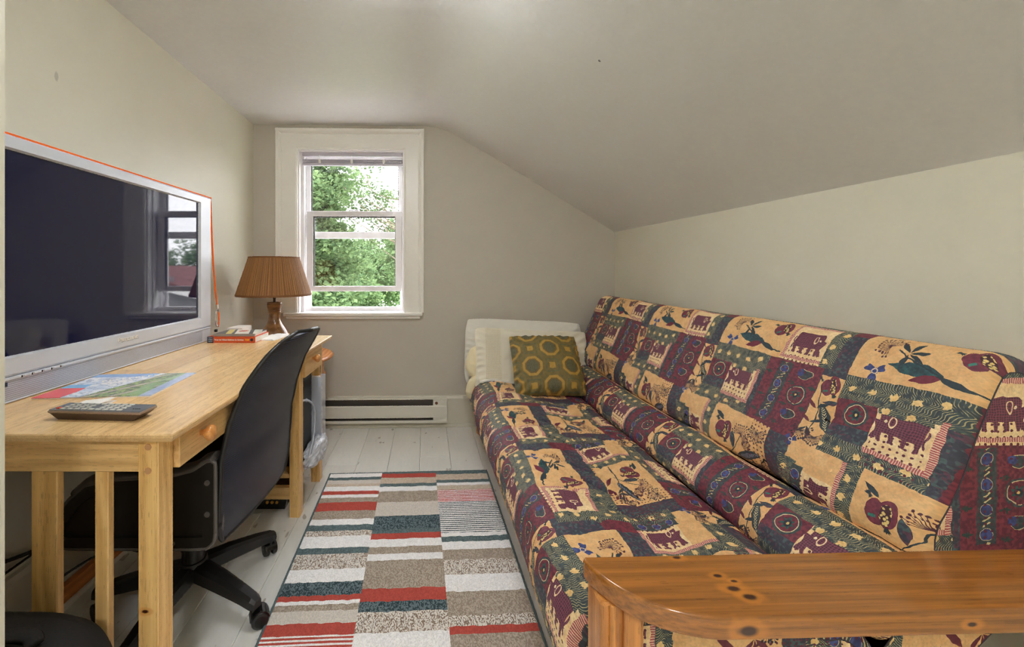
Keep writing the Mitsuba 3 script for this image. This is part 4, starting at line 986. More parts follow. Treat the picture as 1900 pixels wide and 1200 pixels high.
def end_inset(y):
    d = np.minimum(y - FY0, FY1 - y); d = np.clip(d / 0.035, 0, 1)
    return 0.035 * (1 - np.sqrt(1 - (1 - d) ** 2))
TUFTS = []
def strip(prof, v0, wr, kind):
    p, s = resample(prof, 0.011)
    t = np.gradient(p, axis=0); t /= np.linalg.norm(t, axis=1, keepdims=True); nrm = np.stack([-t[:, 1], t[:, 0]], 1)
    V = np.zeros((len(ys), len(p), 3)); U = np.zeros((len(ys), len(p), 2))
    ins = end_inset(ys)
    for i, y in enumerate(ys):
        y_ = np.full(len(p), y)
        q3 = np.stack([np.full(len(p), 0.0), y_, s + v0], 1)
        d = 0.022 * (meshkit.fbm(q3 * np.array([1, 4.2, 5.0]) + 3, 3, seed=kind) - 0.5)
        if kind == 1:     # seat: creases run slantwise from the fold towards the front
            ph = (y - FY0) * 9.0 + s * 7.5
            crease = np.abs(((ph + 1.3 * meshkit.fbm(q3 * 3.0, 2, seed=5)) % 1.0) - 0.5)
            d += -0.018 * np.clip(1 - crease / 0.10, 0, 1) * np.clip((s - 0.25) / 0.15, 0, 1) * np.clip(meshkit.noise(q3 * 4.0, 9) * 1.8 - 0.5, 0, 1)
            fr = np.clip(1 - s / 0.36, 0, 1)      # gathered cloth on the front edge
            d += 0.010 * fr * np.sin(y * 95 + 5 * meshkit.noise(q3 * 7.0, 4)) * np.clip(meshkit.noise(q3 * np.array([1, 3, 6.]), 8) * 2 - 0.8, 0, 1)
        for (ty, ts) in TUFTS:
            if ty[0] == kind:
                rr = np.sqrt((y - ty[1]) ** 2 + (s - ts) ** 2); d -= 0.014 * np.exp(-(rr / 0.045) ** 2)
        d -= ins[i]
        V[i, :, 0] = p[:, 0] + nrm[:, 0] * d; V[i, :, 2] = p[:, 1] + nrm[:, 1] * d; V[i, :, 1] = y
        wv_ = (meshkit.fbm(q3 * np.array([1, 3.0, 4.0]) + 7, 2, seed=11) - 0.5) * (0.10 if kind == 1 else 0.03)
        wv2 = (meshkit.fbm(q3 * np.array([1, 3.5, 3.0]) + 17, 2, seed=12) - 0.5) * (0.07 if kind == 1 else 0.02)
        U[i, :, 0] = 1.045 - y + PA * 8 + wv_ + (0.10 * (s - 0.3) if kind == 1 else 0); U[i, :, 1] = s + v0 + wv2
    n, m = V.shape[:2]
    i, j = np.meshgrid(np.arange(n - 1), np.arange(m - 1), indexing='ij'); a = (i * m + j).ravel()
    f = np.vstack([np.stack([a, a + m, a + m + 1], 1), np.stack([a, a + m + 1, a + 1], 1)])
    return V.reshape(-1, 3), f, U.reshape(-1, 2), V
TUFTS = [((3, 2.05), 0.27), ((3, 1.55), 0.27), ((3, 1.05), 0.27), ((3, 2.05), 0.09), ((3, 1.19), 0.07), ((3, 1.55), 0.09), ((1, 1.9), 0.62), ((1, 1.25), 0.62)]
parts_ = [strip(front, 0.06, 1, 1), strip(roll, 0.10, 1, 2), strip(backp, -0.04, 1, 3)]
futon = thing('futon_mattress', 'folded futon mattress in a patchwork print of elephants, pomegranates and leaves', 'mattress')
# end faces and underside: one closed outline
def outline(i):
    pts = np.vstack([P_[3][i][:, [0, 2]] for P_ in parts_])
    un = np.array(under(tuple(pts[-1]), tuple(pts[0])))[1:-1]
    return pts, un
allV, allF, allU, off = [], [], [], 0
for V_, f_, u_, _ in parts_:
    allV.append(V_); allF.append(f_ + off); allU.append(u_); off += len(V_)
# underside strip
uV = []; 
for i in range(len(ys)):
    pts, un = outline(i); full = np.vstack([pts[-1:], un, pts[:1]])
    uV.append(np.stack([full[:, 0], np.full(len(full), ys[i]), full[:, 1]], 1))
uV = np.array(uV); n, m = uV.shape[:2]
i, j = np.meshgrid(np.arange(n - 1), np.arange(m - 1), indexing='ij'); a = (i * m + j).ravel()
fU = np.vstack([np.stack([a, a + m, a + m + 1], 1), np.stack([a, a + m + 1, a + 1], 1)])
uu = np.stack([1.045 - uV[..., 1] + PA * 8, uV[..., 0] + 0.3], -1).reshape(-1, 2)
allV.append(uV.reshape(-1, 3)); allF.append(fU + off); allU.append(uu)
mm = trimesh.Trimesh(np.vstack(allV), np.vstack(allF), process=False)
scene[futon + '__cover'] = mikit.ply(mm, 'm_fabric', smooth=True, uv=np.vstack(allU))
for e, y in ((0, FY0), (-1, FY1)):
    pts, un = outline(e); poly = Polygon(np.vstack([pts, un])).buffer(0)
    g = poly if poly.geom_type == 'Polygon' else max(poly.geoms, key=lambda q: q.area)
    m = prism_y(g, y - 0.0006, y + 0.0006)
    mv = np.array(m.vertices)
    scene[key_for('end_panel', futon)] = mikit.ply(m, 'm_fabric', uv=np.stack([mv[:, 0] * 1.0 + 0.1 + PA * 4, mv[:, 2] * 1.0 + 0.25], 1))
    ring = np.vstack([pts, un, pts[:1]]); q, _ = resample(ring, 0.02)
    mat('m_piping', (58, 54, 62), rough=0.7) if 'm_piping' not in scene else None
    obj('piping', tube(np.stack([q[:, 0], np.full(len(q), y), q[:, 1]], 1), 0.0015, 6), 'm_piping', futon)
mat('m_thread', (18, 18, 22), rough=0.8)
for (kd, ty), ts in TUFTS:
    P_ = parts_[kd - 1]; s_ = P_[2].reshape(len(ys), -1, 2)[0, :, 1]; v0 = (0.06, 0.10, -0.04)[kd - 1]
    jj = int(np.argmin(np.abs(s_ - v0 - ts))); ii = int(np.argmin(np.abs(ys - ty))); c = P_[3][ii, jj]
    obj('tuft', tube(spline([c + (0, -0.006, -0.001), c + (-0.006, 0, 0.006), c + (0, 0.007, -0.003), c + (-0.003, 0.012, -0.012)], 5), 0.0016, 6), 'm_thread', futon)

# ------------------------------------------------------------------ futon frame
fr = thing('futon', 'varnished knotty pine futon with a wide rounded armrest in the foreground', 'futon')
def armrest(y0, y1, key):
    # plan outline of the armrest board: the front outer corner is a wide round
    x0, x1 = (0.274 if y0 < 1 else 0.350), 1.290
    pl = [(x1, y1), (x0 + 0.004, y1), (x0, y1 - 0.004)]
    A = np.array([x0, y1 - 0.012]); B = np.array([x0 + 0.03, y0 + 0.012]); C_ = np.array([x0 + 0.155, y0])
    for t in np.linspace(0, 1, 18):
        pl.append(tuple((1 - t) ** 2 * A + 2 * t * (1 - t) * B + t * t * C_))
    pl += [(x1, y0)]
    base = Polygon(pl)
    lay = [(0.5635, 0.003), (0.566, 0.0008), (0.570, 0.0), (0.592, 0.0), (0.5955, 0.0012), (0.5975, 0.0032), (0.598, 0.006)]
    pts = np.array(base.exterior.coords[:-1]); n = len(pts)
    nx = np.roll(pts, -1, 0) - np.roll(pts, 1, 0); nx = nx / np.linalg.norm(nx, axis=1, keepdims=True); inn = np.stack([-nx[:, 1], nx[:, 0]], 1)
    if not base.exterior.is_ccw: inn = -inn
    V = np.vstack([np.column_stack([pts + inn * k, np.full(n, z)]) for z, k in lay]); f = []
    for r in range(len(lay) - 1):
        for j in range(n):
            k = (j + 1) % n; f += [[r * n + j, r * n + k, (r + 1) * n + k], [r * n + j, (r + 1) * n + k, (r + 1) * n + j]]
    cap = trimesh.creation.triangulate_polygon(Polygon(pts), engine='earcut')[1]
    f = np.vstack([f, cap + (len(lay) - 1) * n, cap[:, ::-1]])
    m = trimesh.Trimesh(V, f, process=False); m.fix_normals()
    k = obj('armrest', m, 'm_arm', key, smooth=40)
    return k
armrest(0.570, 0.700, fr)
armrest(2.718, 2.815, fr)
for y0, y1 in ((0.640, 0.696), (2.730, 2.785)):
    xo, zo = (0.0, 0.0) if y0 < 1 else (0.075, 0.09)
    p_ = obj('arm_post', [bx(0.281 + xo, 0.352 + xo, y0, y1, zo, 0.5635, 0.004)], 'm_arm_post', fr)
    if y0 < 1: obj('moulding', [bx(0.294, 0.303, y0 - 0.006, y0, 0.02, 0.5635, 0.002), bx(0.315, 0.343, y0 - 0.009, y0, 0.02, 0.5635, 0.002)], 'm_arm_post', p_)
    obj('arm_post', bx(1.20, 1.27, y0, y1, 0.0, 0.5635, 0.004), 'm_arm_post', fr)
    obj('arm_rail', bx(0.352 + xo, 1.20, y0 + 0.012, y1 - 0.012, 0.09, 0.16, 0.004), 'm_arm', fr)
    lg_ = lathe([(0.020, 0), (0.024, 0.006), (0.026, 0.02), (0.022, 0.05), (0.027, 0.085)], 20)
obj('foot', lathe([(0.024, 0), (0.032, 0.006), (0.036, 0.025), (0.034, 0.05), (0.026, 0.075), (0.030, 0.10), (0.030, 0.2)], 24), 'm_arm_post', fr, smooth=40, M=np.array([[1, 0, 0, 0.372], [0, 1, 0, 2.690], [0, 0, 1, 0], [0, 0, 0, 1.0]]))
obj('front_rail', bx(0.410, 0.436, 0.69, 2.735, 0.085, 0.190, 0.004), 'm_arm', fr)
obj('deck_rail', bx(0.98, 1.02, 0.69, 2.735, 0.10, 0.20, 0.004), 'm_arm', fr)

# ------------------------------------------------------------------ pillows
def pillow(w, h, t, seed, nx=64, ny=48, pw=2.6, wr=0.012, ear=0.05, rc=0.05):
    """a stuffed pillow in local x (width), y (height), z (thickness); returns mesh and uv in metres"""
    g1 = np.linspace(-1, 1, nx); g2 = np.linspace(-1, 1, ny)
    A, B = np.meshgrid(g1, g2, indexing='ij')
    prof = (1 - np.abs(A) ** pw) * (1 - np.abs(B) ** pw); th = t / 2 * np.clip(prof, 0, 1) ** 0.55
    pin = 1 - ear * (1 - np.abs(B) ** 2) * np.abs(A) ** 3; pinb = 1 - ear * (1 - np.abs(A) ** 2) * np.abs(B) ** 3
    X_, Y_ = A * w / 2 * pin * np.sqrt(1 - 2 * rc * B ** 4), B * h / 2 * pinb * np.sqrt(1 - 2 * rc * A ** 4)
    out, f = [], []
    for sgn in (1, -1):
        q = np.stack([X_ * 9, Y_ * 9, np.full_like(X_, seed + sgn)], -1)
        wz = wr * (meshkit.fbm(q, 3, seed=seed) - 0.5) * 2 * np.clip(prof * 4, 0, 1)
        ed_ = wr * 0.9 * np.sin((np.arctan2(B, A)) * 34 + 4 * meshkit.noise(q * 0.8, seed)) * np.clip(1 - prof * 2.2, 0, 1) * np.clip(prof * 12, 0, 1)
        out.append(np.stack([X_, Y_, sgn * th + wz + ed_ * 0.6], -1).reshape(-1, 3))
    i, j = np.meshgrid(np.arange(nx - 1), np.arange(ny - 1), indexing='ij'); a = (i * ny + j).ravel()
    f1 = np.vstack([np.stack([a, a + ny, a + ny + 1], 1), np.stack([a, a + ny + 1, a + 1], 1)])
    N = nx * ny
    m = trimesh.Trimesh(np.vstack(out), np.vstack([f1, f1[:, ::-1] + N]), process=False)
    uvp = np.stack([A.ravel() * w / 2, B.ravel() * h / 2], 1)
    return m, np.vstack([uvp, uvp])
def soft(key, mesh, uv, bsdf, M):
    m = mesh.copy(); m.apply_transform(M)
    scene[key] = mikit.ply(m, bsdf, smooth=True, uv=uv)
def cotton_h(p, n, uv): return fbm(p.x * 30, p.y * 30, p.z * 30, octaves=3) * 3 + noise(p.x * 600, p.y * 600, p.z * 600)
mat('m_cotton', (232, 229, 220), rough=0.8, spec=0.2, bump=(cotton_h, 0.0012, 1e-3))
def waffle_c(p, n, uv):
    on = (uv.x > -0.315) & (uv.x < -0.215)
    g = dr.maximum(smoothstep(0.80, 0.97, dr.abs(dr.sin(uv.x * 3.14159 / 0.0105))), smoothstep(0.80, 0.97, dr.abs(dr.sin(uv.y * 3.14159 / 0.0105))))
    return mix(C3(232, 226, 208), C3(206, 196, 168), dr.select(on, g, 0.0) * 0.7)
def waffle_h(p, n, uv):
    on = smoothstep(-0.325, -0.31, uv.x) * (1 - smoothstep(-0.22, -0.205, uv.x))
    g = dr.abs(dr.sin(uv.x * 3.14159 / 0.0105)) + dr.abs(dr.sin(uv.y * 3.14159 / 0.0105))
    puck = dr.sin(uv.y * 160 + 6 * noise(uv.x * 20, uv.y * 20, 1.0)) * (1 - smoothstep(-0.20, -0.12, uv.x)) * smoothstep(-0.215, -0.2, uv.x)
    return on * g * 0.8 + puck + 2.5 * fbm(uv.x * 26, uv.y * 26, 2.0, octaves=3)
mat('m_waffle', waffle_c, rough=0.85, spec=0.2, bump=(waffle_h, 0.0018, 1e-3))
mat('m_cream', (234, 222, 186), rough=0.85, spec=0.2, bump=(cotton_h, 0.0014, 1e-3))
# white pillow leaning on the far arm, a second in a cream-white case in front of it
m, u = pillow(0.80, 0.44, 0.12, 3, wr=0.012, ear=0.02, rc=0.06)
k = thing('pillow', 'flat white pillow at the back, standing against the far end of the futon', 'pillow')
soft(k + '__case', m, u, 'm_cotton', frame((0.650, 2.672, 0.545), (1, 0.0, -0.045), (0.045, 0.16, 1)))
m, u = pillow(0.76, 0.42, 0.13, 5, wr=0.016, ear=0.05)
k = thing('pillow', 'white pillow in a waffle-banded case leaning behind the olive cushion', 'pillow')
soft(k + '__case', m, u, 'm_waffle', frame((0.672, 2.530, 0.520), (1, 0.05, -0.055), (0.055, 0.36, 1)))
# cream blanket corner hanging over the pillow's end
k = thing('blanket', 'folded cream blanket hanging over the left end of the pillows', 'blanket')
def sheet_strip(paths, w_):
    """a soft rolled edge: a flattened tube along a path"""
    return tube(spline(paths, 8), w_, 14, flat=(1.0, 0.55))
bl_m = [tube(spline([(0.345, 2.60, 0.60), (0.318, 2.57, 0.575), (0.300, 2.545, 0.52), (0.298, 2.53, 0.465), (0.325, 2.515, 0.425)], 8), np.interp(np.linspace(0, 1, 33), [0, 0.25, 0.6, 1], [0.014, 0.048, 0.060, 0.024]), 18, flat=(0.85, 0.75)),
        tube(spline([(0.400, 2.500, 0.425), (0.330, 2.500, 0.420), (0.292, 2.500, 0.395), (0.276, 2.500, 0.340), (0.290, 2.515, 0.290)], 8), np.interp(np.linspace(0, 1, 33), [0, 0.3, 0.8, 1], [0.014, 0.030, 0.030, 0.012]), 14)]
obj('fold', bl_m[0], 'm_cream', k, smooth=True); obj('fold', bl_m[1], 'm_cream', k, smooth=True)
def slab(path, w0, w1, t, wob, seed):
    """a hanging cloth panel: a path in (x, z) swept between depths w0 and w1, with thickness t"""
    p, s = resample(spline(path, 8), 0.012); yy = np.linspace(w0, w1, 14)
    tn = np.gradient(p, axis=0); tn /= np.linalg.norm(tn, axis=1, keepdims=True); nn = np.stack([-tn[:, 1], tn[:, 0]], 1)
    lay = []
    for sg in (0, 1):
        g = np.zeros((len(yy), len(p), 3))
        for i, y in enumerate(yy):
            d = wob * (meshkit.fbm(np.stack([s * 9, np.full(len(s), y * 14), np.full(len(s), seed)], 1), 3, seed=seed) - 0.5) + sg * t
            g[i] = np.stack([p[:, 0] + nn[:, 0] * d, np.full(len(p), y), p[:, 1] + nn[:, 1] * d], 1)
        lay.append(g)
    n_, m_ = lay[0].shape[:2]; i, j = np.meshgrid(np.arange(n_ - 1), np.arange(m_ - 1), indexing='ij'); a = (i * m_ + j).ravel()
    f = np.vstack([np.stack([a, a + m_, a + m_ + 1], 1), np.stack([a, a + m_ + 1, a + 1], 1)]); N = n_ * m_
    side = []
    for e in [[(i, 0) for i in range(n_)], [(i, m_ - 1) for i in range(n_)], [(0, j) for j in range(m_)], [(n_ - 1, j) for j in range(m_)]]:
        q = [a_ * m_ + b_ for a_, b_ in e]
        for r in range(len(q) - 1): side += [[q[r], q[r + 1], q[r + 1] + N], [q[r], q[r + 1] + N, q[r] + N]]
    mm_ = trimesh.Trimesh(np.vstack([lay[0].reshape(-1, 3), lay[1].reshape(-1, 3)]), np.vstack([f[:, ::-1], f + N, side]), process=False); mm_.fix_normals(); return mm_
obj('drape', slab([(0.62, 0.385), (0.50, 0.425), (0.40, 0.440), (0.325, 0.425)], 2.42, 2.56, 0.010, 0.014, 4), 'm_cotton', k, smooth=35)
# olive cushion with octagons
def olive_c(p, n, uv):
    c45 = 0.7071; S = 0.110
    x, y = uv.x + 0.045, uv.y - 0.015
    # a chequer of large octagons with small squares between them
    gx, gy = x / S, y / S
    i, j = dr.floor(gx), dr.floor(gy); fx, fy = gx - i - 0.5, gy - j - 0.5
    par = dr.abs(dr.fma(-2, dr.floor((i + j) / 2), i + j))
    ax, ay = dr.abs(fx), dr.abs(fy)
    octd = dr.maximum(dr.maximum(ax, ay), (ax + ay) * 0.72)
    m = fbm(uv.x * 90, uv.y * 90, 1.0, octaves=2); hat = dr.sin((uv.x + 0.004 * noise(uv.x * 60, uv.y * 60, 3.0)) * 1500)
    olive = mix(C3(136, 116, 64), C3(104, 94, 54), m); gold = mix(C3(190, 154, 74), C3(168, 132, 58), m); grey = mix(C3(118, 116, 84), C3(84, 84, 58), m)
    big = olive
    big = dr.select(octd < 0.62, grey, big); big = dr.select(octd < 0.56, olive, big)
    big = dr.select(octd < 0.50, gold, big); big = dr.select(octd < 0.37, C3(120, 96, 48), big)
    big = dr.select(octd < 0.30, mix(C3(70, 70, 46), C3(118, 116, 88), smoothstep(-0.2, 0.4, hat)), big)
    sq = dr.maximum(ax, ay)
    small = dr.select(sq < 0.15, gold, dr.select(sq < 0.26, olive, dr.select(sq < 0.33, grey, olive)))
    return dr.select(par < 0.5, big, small)
def olive_h(p, n, uv): return fbm(uv.x * 34, uv.y * 34, 4.0, octaves=3) * 2.5 + noise(uv.x * 700, uv.y * 700, 0.0)
mat('m_olive', olive_c, rough=0.5, spec=0.4, sheen=0.6, bump=(olive_h, 0.0014, 1e-3))
m, u = pillow(0.415, 0.385, 0.17, 8, nx=60, ny=56, pw=2.4, wr=0.016, ear=0.05)
k = thing('cushion', 'square olive cushion with gold octagons leaning on the white pillow', 'cushion')
soft(k + '__cover', m, u, 'm_olive', frame((0.700, 2.325, 0.548), (1, -0.03, -0.005), (0.0, 0.80, 1)))

# ------------------------------------------------------------------ office chair, pushed under the desk and facing it
ch = thing('office_chair', 'black office chair with a mesh back pushed up to the desk', 'chair')
CX, CY = -0.775, 1.365
# back: local grid, u across (camera side to far side), w up; the sheet leans back and its top corners are round
W0, W1 = 1.150, 1.640           # y of the near and the far edge
def back_x(z):                  # lean of the back
    return np.interp(z, [0.30, 0.45, 0.56, 0.66, 0.76, 0.84, 0.90], [-0.590, -0.592, -0.584, -0.553, -0.508, -0.456, -0.412])
def half_w(z):                  # outline: half width at height z
    return np.interp(z, [0.30, 0.33, 0.38, 0.60, 0.72, 0.78, 0.82, 0.85, 0.872, 0.884, 0.89], [0.19, 0.215, 0.238, 0.245, 0.240, 0.230, 0.216, 0.196, 0.160, 0.10, 0.01])
zs = np.concatenate([np.linspace(0.315, 0.80, 40), np.linspace(0.805, 0.889, 26)])
us = np.linspace(-1, 1, 41); yc = (W0 + W1) / 2
def back_pt(u, z, off=0.0):
    hw = half_w(z); y = yc + u * hw + 0.02 * (z - 0.6)
    x = back_x(z) + 0.030 * (1 - u * u) * np.interp(z, [0.3, 0.5, 0.8, 0.9], [0.4, 1, 1, 0.5]) + 0.012 * np.sin((z - 0.3) * 9) + 0.016 * (u + 1) + off
    return np.stack([x + 0 * u, y, z + 0 * u], -1)
G = np.stack([back_pt(us, z) for z in zs]); n, m = G.shape[:2]
i, j = np.meshgrid(np.arange(n - 1), np.arange(m - 1), indexing='ij'); a = (i * m + j).ravel()
f = np.vstack([np.stack([a, a + 1, a + m + 1], 1), np.stack([a, a + m + 1, a + m], 1)])
G2 = G.copy(); G2[..., 0] -= 0.004
uvb = np.stack([np.repeat(us[None] * 0.225, n, 0), np.repeat(zs[:, None], m, 1)], -1).reshape(-1, 2)
bmesh = trimesh.Trimesh(np.vstack([G.reshape(-1, 3), G2.reshape(-1, 3)]), np.vstack([f, f[:, ::-1] + n * m]), process=False)
scene[ch + '__back_mesh'] = mikit.ply(bmesh, 'm_mesh', smooth=True, uv=np.vstack([uvb, uvb]))
edge = np.vstack([[back_pt(np.array([-1.0]), z, -0.002)[0] for z in zs], [back_pt(np.array([0.0]), 0.8905, -0.002)[0]], [back_pt(np.array([1.0]), z, -0.002)[0] for z in zs[::-1]]])
obj('back_frame', tube(edge, 0.0075, 10), 'm_black', ch, smooth=True)
be = np.array([back_pt(np.array([u]), 0.315, -0.002)[0] for u in np.linspace(-1, 1, 15)])
obj('back_hem', tube(be, 0.006, 8), 'm_black', ch, smooth=True)
# armrest sides: a closed panel with a rim, screws and a padded top
def arm_side(y0, sgn):
    # outline in (s, z): s from the back towards the front of the chair (-x)
    P_ = Polygon([(0.0, 0.372), (0.004, 0.345), (0.022, 0.330), (0.06, 0.328), (0.40, 0.335), (0.438, 0.345), (0.452, 0.370), (0.440, 0.410), (0.395, 0.470), (0.350, 0.508), (0.280, 0.522), (0.12, 0.530), (0.06, 0.545), (0.02, 0.572), (0.0, 0.570)]).buffer(-0.012).buffer(0.012, quad_segs=6)
    M = np.array([[-1, 0, 0, -0.583], [0, 0, 1.0, y0], [0, 1, 0, 0], [0, 0, 0, 1.0]])
    inner = P_.buffer(-0.032)
    T_ = 0.046
    pan = prism(P_, T_ * 0.55, M @ np.array([[1, 0, 0, 0], [0, 1, 0, 0], [0, 0, 1, T_ * 0.22], [0, 0, 0, 1.0]])); pan.fix_normals()
    k = obj('arm_panel', pan, 'm_chairplastic', ch)
    rim = P_.difference(inner)
    r_ = prism(rim, T_, M.copy()); r_.fix_normals(); obj('rim', r_, 'm_chair_rim' if False else 'm_chairplastic', k)
    ol = np.array(P_.exterior.coords); q, _ = resample(ol, 0.012)
    for yy in (0.004, T_ - 0.004):
        obj('bead', tube(np.column_stack([-0.583 - q[:, 0], np.full(len(q), y0 + yy), q[:, 1]]), 0.0055, 8), 'm_chair_rim', k, smooth=True)
    fy = y0 if sgn < 0 else y0 + T_
    for s, z in ((0.020, 0.512), (0.020, 0.425), (0.115, 0.346), (0.290, 0.349)):
        obj('screw', [cyl((-0.583 - s, fy + sgn * 0.0025, z), (-0.583 - s, fy - sgn * 0.004, z), 0.0075, 16), cyl((-0.583 - s, fy + sgn * 0.0035, z), (-0.583 - s, fy, z), 0.0035, 6)], 'm_chair_rim', k)
    tp = np.array([(-0.583 - s, y0 + T_ / 2, z + 0.004) for s, z in [(0.006, 0.572), (0.03, 0.566), (0.06, 0.546), (0.12, 0.532), (0.20, 0.527), (0.28, 0.523), (0.345, 0.511), (0.385, 0.480)]])
    obj('arm_pad', tube(spline(tp, 5), 0.026, 14, flat=(1.0, 0.45)), 'm_chair_rim', k, smooth=True)
arm_side(1.128, -1)
arm_side(1.610, 1)
obj('seat', rbox(-1.015, -0.60, 1.178, 1.588, 0.415, 0.485, 0.030, 4), 'm_black_soft', ch, smooth=50)
obj('seat_pan', rbox(-0.985, -0.63, 1.20, 1.565, 0.385, 0.418, 0.012), 'm_chairplastic', ch)
obj('tilt_box', rbox(-0.87, -0.67, 1.29, 1.44, 0.325, 0.388, 0.012), 'm_black', ch)
obj('lever', tube([(-0.80, 1.44, 0.35), (-0.80, 1.55, 0.345), (-0.80, 1.60, 0.34)], 0.005, 8), 'm_black', ch)
obj('gas_lift', lathe([(0.036, 0.125), (0.034, 0.150), (0.029, 0.290), (0.029, 0.300), (0.016, 0.302), (0.016, 0.335)], 28), 'm_chairplastic', ch, smooth=40, M=np.array([[1, 0, 0, CX], [0, 1, 0, CY], [0, 0, 1, 0], [0, 0, 0, 1.0]]))
base = obj('star_base', lathe([(0.030, 0.082), (0.048, 0.088), (0.050, 0.120), (0.040, 0.138), (0.036, 0.140)], 28), 'm_black', ch, smooth=40, M=np.array([[1, 0, 0, CX], [0, 1, 0, CY], [0, 0, 1, 0], [0, 0, 0, 1.0]]))
for q in range(5):
    an = math.radians(-24 + 72 * q); d = np.array([math.cos(an), math.sin(an), 0]); s_ = np.array([-d[1], d[0], 0]); c0 = np.array([CX, CY, 0])
    sec = []
    for r, zt, zb, w in ((0.02, 0.135, 0.088, 0.030), (0.12, 0.126, 0.082, 0.026), (0.22, 0.108, 0.072, 0.021), (0.268, 0.096, 0.064, 0.019), (0.284, 0.088, 0.064, 0.014)):
        for sw, zz in ((-1, zb), (-1, zt - 0.008), (-0.55, zt), (0.55, zt), (1, zt - 0.008), (1, zb)):
            sec.append(c0 + d * r + s_ * w * sw + np.array([0, 0, zz]))
    sec = np.array(sec); fl = []
    for r in range(4):
        for j_ in range(6):
            k_ = (j_ + 1) % 6; A_, B_, C_, D_ = r * 6 + j_, r * 6 + k_, (r + 1) * 6 + k_, (r + 1) * 6 + j_
            fl += [[A_, B_, C_], [A_, C_, D_]]
    for j_ in range(1, 5): fl += [[0, j_, j_ + 1], [24, 24 + j_ + 1, 24 + j_]]
    lm = trimesh.Trimesh(sec, fl, process=False); lm.fix_normals()
    obj('leg', lm, 'm_black', base)
    h = c0 + d * 0.268
    sw_ = an + 0.9 + 0.5 * q; wd = np.array([math.cos(sw_), math.sin(sw_), 0]); ax = np.array([-wd[1], wd[0], 0]); w0 = h + wd * 0.016
    cm = [cyl(h + [0, 0, 0.04], h + [0, 0, 0.070], 0.006, 10)]
    for e in (-1, 1):
        p_a, p_b = w0 + ax * e * 0.005 + [0, 0, 0.0255], w0 + ax * e * 0.025 + [0, 0, 0.0255]
        Lw = np.linalg.norm(p_b - p_a)
        cm.append(lathe_between(p_a, p_b, [(0.020, 0), (0.0245, 0.002), (0.0255, 0.006), (0.0255, Lw * 0.7), (0.0235, Lw * 0.9), (0.017, Lw)], 24))
    hood = lathe_between(w0 - ax * 0.021 + [0, 0, 0.0255], w0 + ax * 0.021 + [0, 0, 0.0255], [(0.0285, 0), (0.0290, 0.004), (0.0290, 0.038), (0.0285, 0.042)], 24)
    hv = np.array(hood.vertices); cut = trimesh.intersections.slice_mesh_plane(hood, wd * -0.35 + np.array([0, 0, 1.0]), w0 + [0, 0, 0.0285]) if False else hood
    hv[:, 2] = np.maximum(hv[:, 2], 0.030); hood.vertices = hv
    obj('caster', cm, 'm_black', base)
    obj('caster_hood', hood, 'm_black_gloss', base)

# ------------------------------------------------------------------ things under and beside the desk
def desk_pt(a, b, z): return (DM @ np.array([a, b, z, 1]))[:3]
pc = thing('computer_tower', 'black computer tower standing on the lower desk shelf', 'computer')
obj('case', rbox(1.003, 1.178, 0.085, 0.50, 0.1905, 0.600, 0.006), 'm_black_gloss', pc, M=DM)
obj('front_panel', rbox(1.006, 1.175, 0.072, 0.088, 0.193, 0.598, 0.006), 'm_black', pc, M=DM)
obj('drive_slot', bx(1.015, 1.166, 0.0705, 0.074, 0.530, 0.568, 0.001), 'm_dark', pc, M=DM)
obj('power_button', cyl(desk_pt(1.09, 0.070, 0.47), desk_pt(1.09, 0.075, 0.47), 0.010, 16), 'm_cable_grey', pc)
scene['m_clear'] = {'type': 'principledthin', 'base_color': {'type': 'rgb', 'value': rgb(226, 230, 238)}, 'roughness': 0.15, 'spec_trans': 0.55, 'eta': 1.45, 'diff_trans': 0.4}
mf = thing('magazine_file', 'clear plastic magazine file full of white papers beside the black tower', 'magazine file')
obj('papers', [bx(1.192 + i * 0.012, 1.202 + i * 0.012, 0.036 + 0.004 * (i % 3), 0.24, 0.240, 0.520 + 0.012 * ((i * 7) % 4), 0.0008) for i in range(5)], 'm_paper', mf, M=DM)
obj('side', [bx(1.185, 1.1868, 0.026, 0.25, 0.236, 0.555, 0.0004), bx(1.256, 1.2578, 0.026, 0.25, 0.236, 0.555, 0.0004)], 'm_clear', mf, M=DM)
obj('front', trimesh.Trimesh([[1.185, 0.0255, 0.236], [1.2578, 0.0255, 0.236], [1.2578, 0.0255, 0.555], [1.185, 0.0255, 0.555]], [[0, 1, 2], [0, 2, 3]], process=False), 'm_pane', mf, M=DM)
obj('foot_plate', bx(1.183, 1.260, 0.025, 0.25, 0.1905, 0.2365, 0.003), 'm_cable_grey', mf, M=DM)
for z in np.linspace(0.28, 0.50, 9):
    obj('print_mark', bx(1.222, 1.226, 0.0352, 0.0362, z, z + 0.010, 0), 'm_cable_grey', mf, M=DM)
# crumpled grey plastic bag on the shelf edge
sp0 = trimesh.creation.icosphere(subdivisions=4)
v = np.array(sp0.vertices)
nz = meshkit.fbm(v * 2.6 + 9, 4, seed=3) - 0.5; rdg = np.abs(meshkit.noise(v * 5 + 2, 6) - 0.5)
v = v * (1 + 0.55 * nz + 0.35 * rdg)[:, None] * np.array([0.125, 0.040, 0.045])
v[:, 2] = v[:, 2] + 0.22 * 0 + v[:, 0] * 0.10
sp0.vertices = v
mat('m_bag_plastic', lambda p, n, uv: mix(C3(150, 152, 160), C3(206, 208, 214), noise(p.x * 60, p.y * 60, p.z * 60)), rough=0.2, spec=0.6)
single('plastic_bag', sp0, 'm_bag_plastic', 'crumpled grey plastic bag on the edge of the lower desk shelf', 'bag', M=DM @ np.array([[1, 0, 0, 1.095], [0, 1, 0, 0.028], [0, 0, 1, 0.225], [0, 0, 0, 1.0]]), smooth=45)
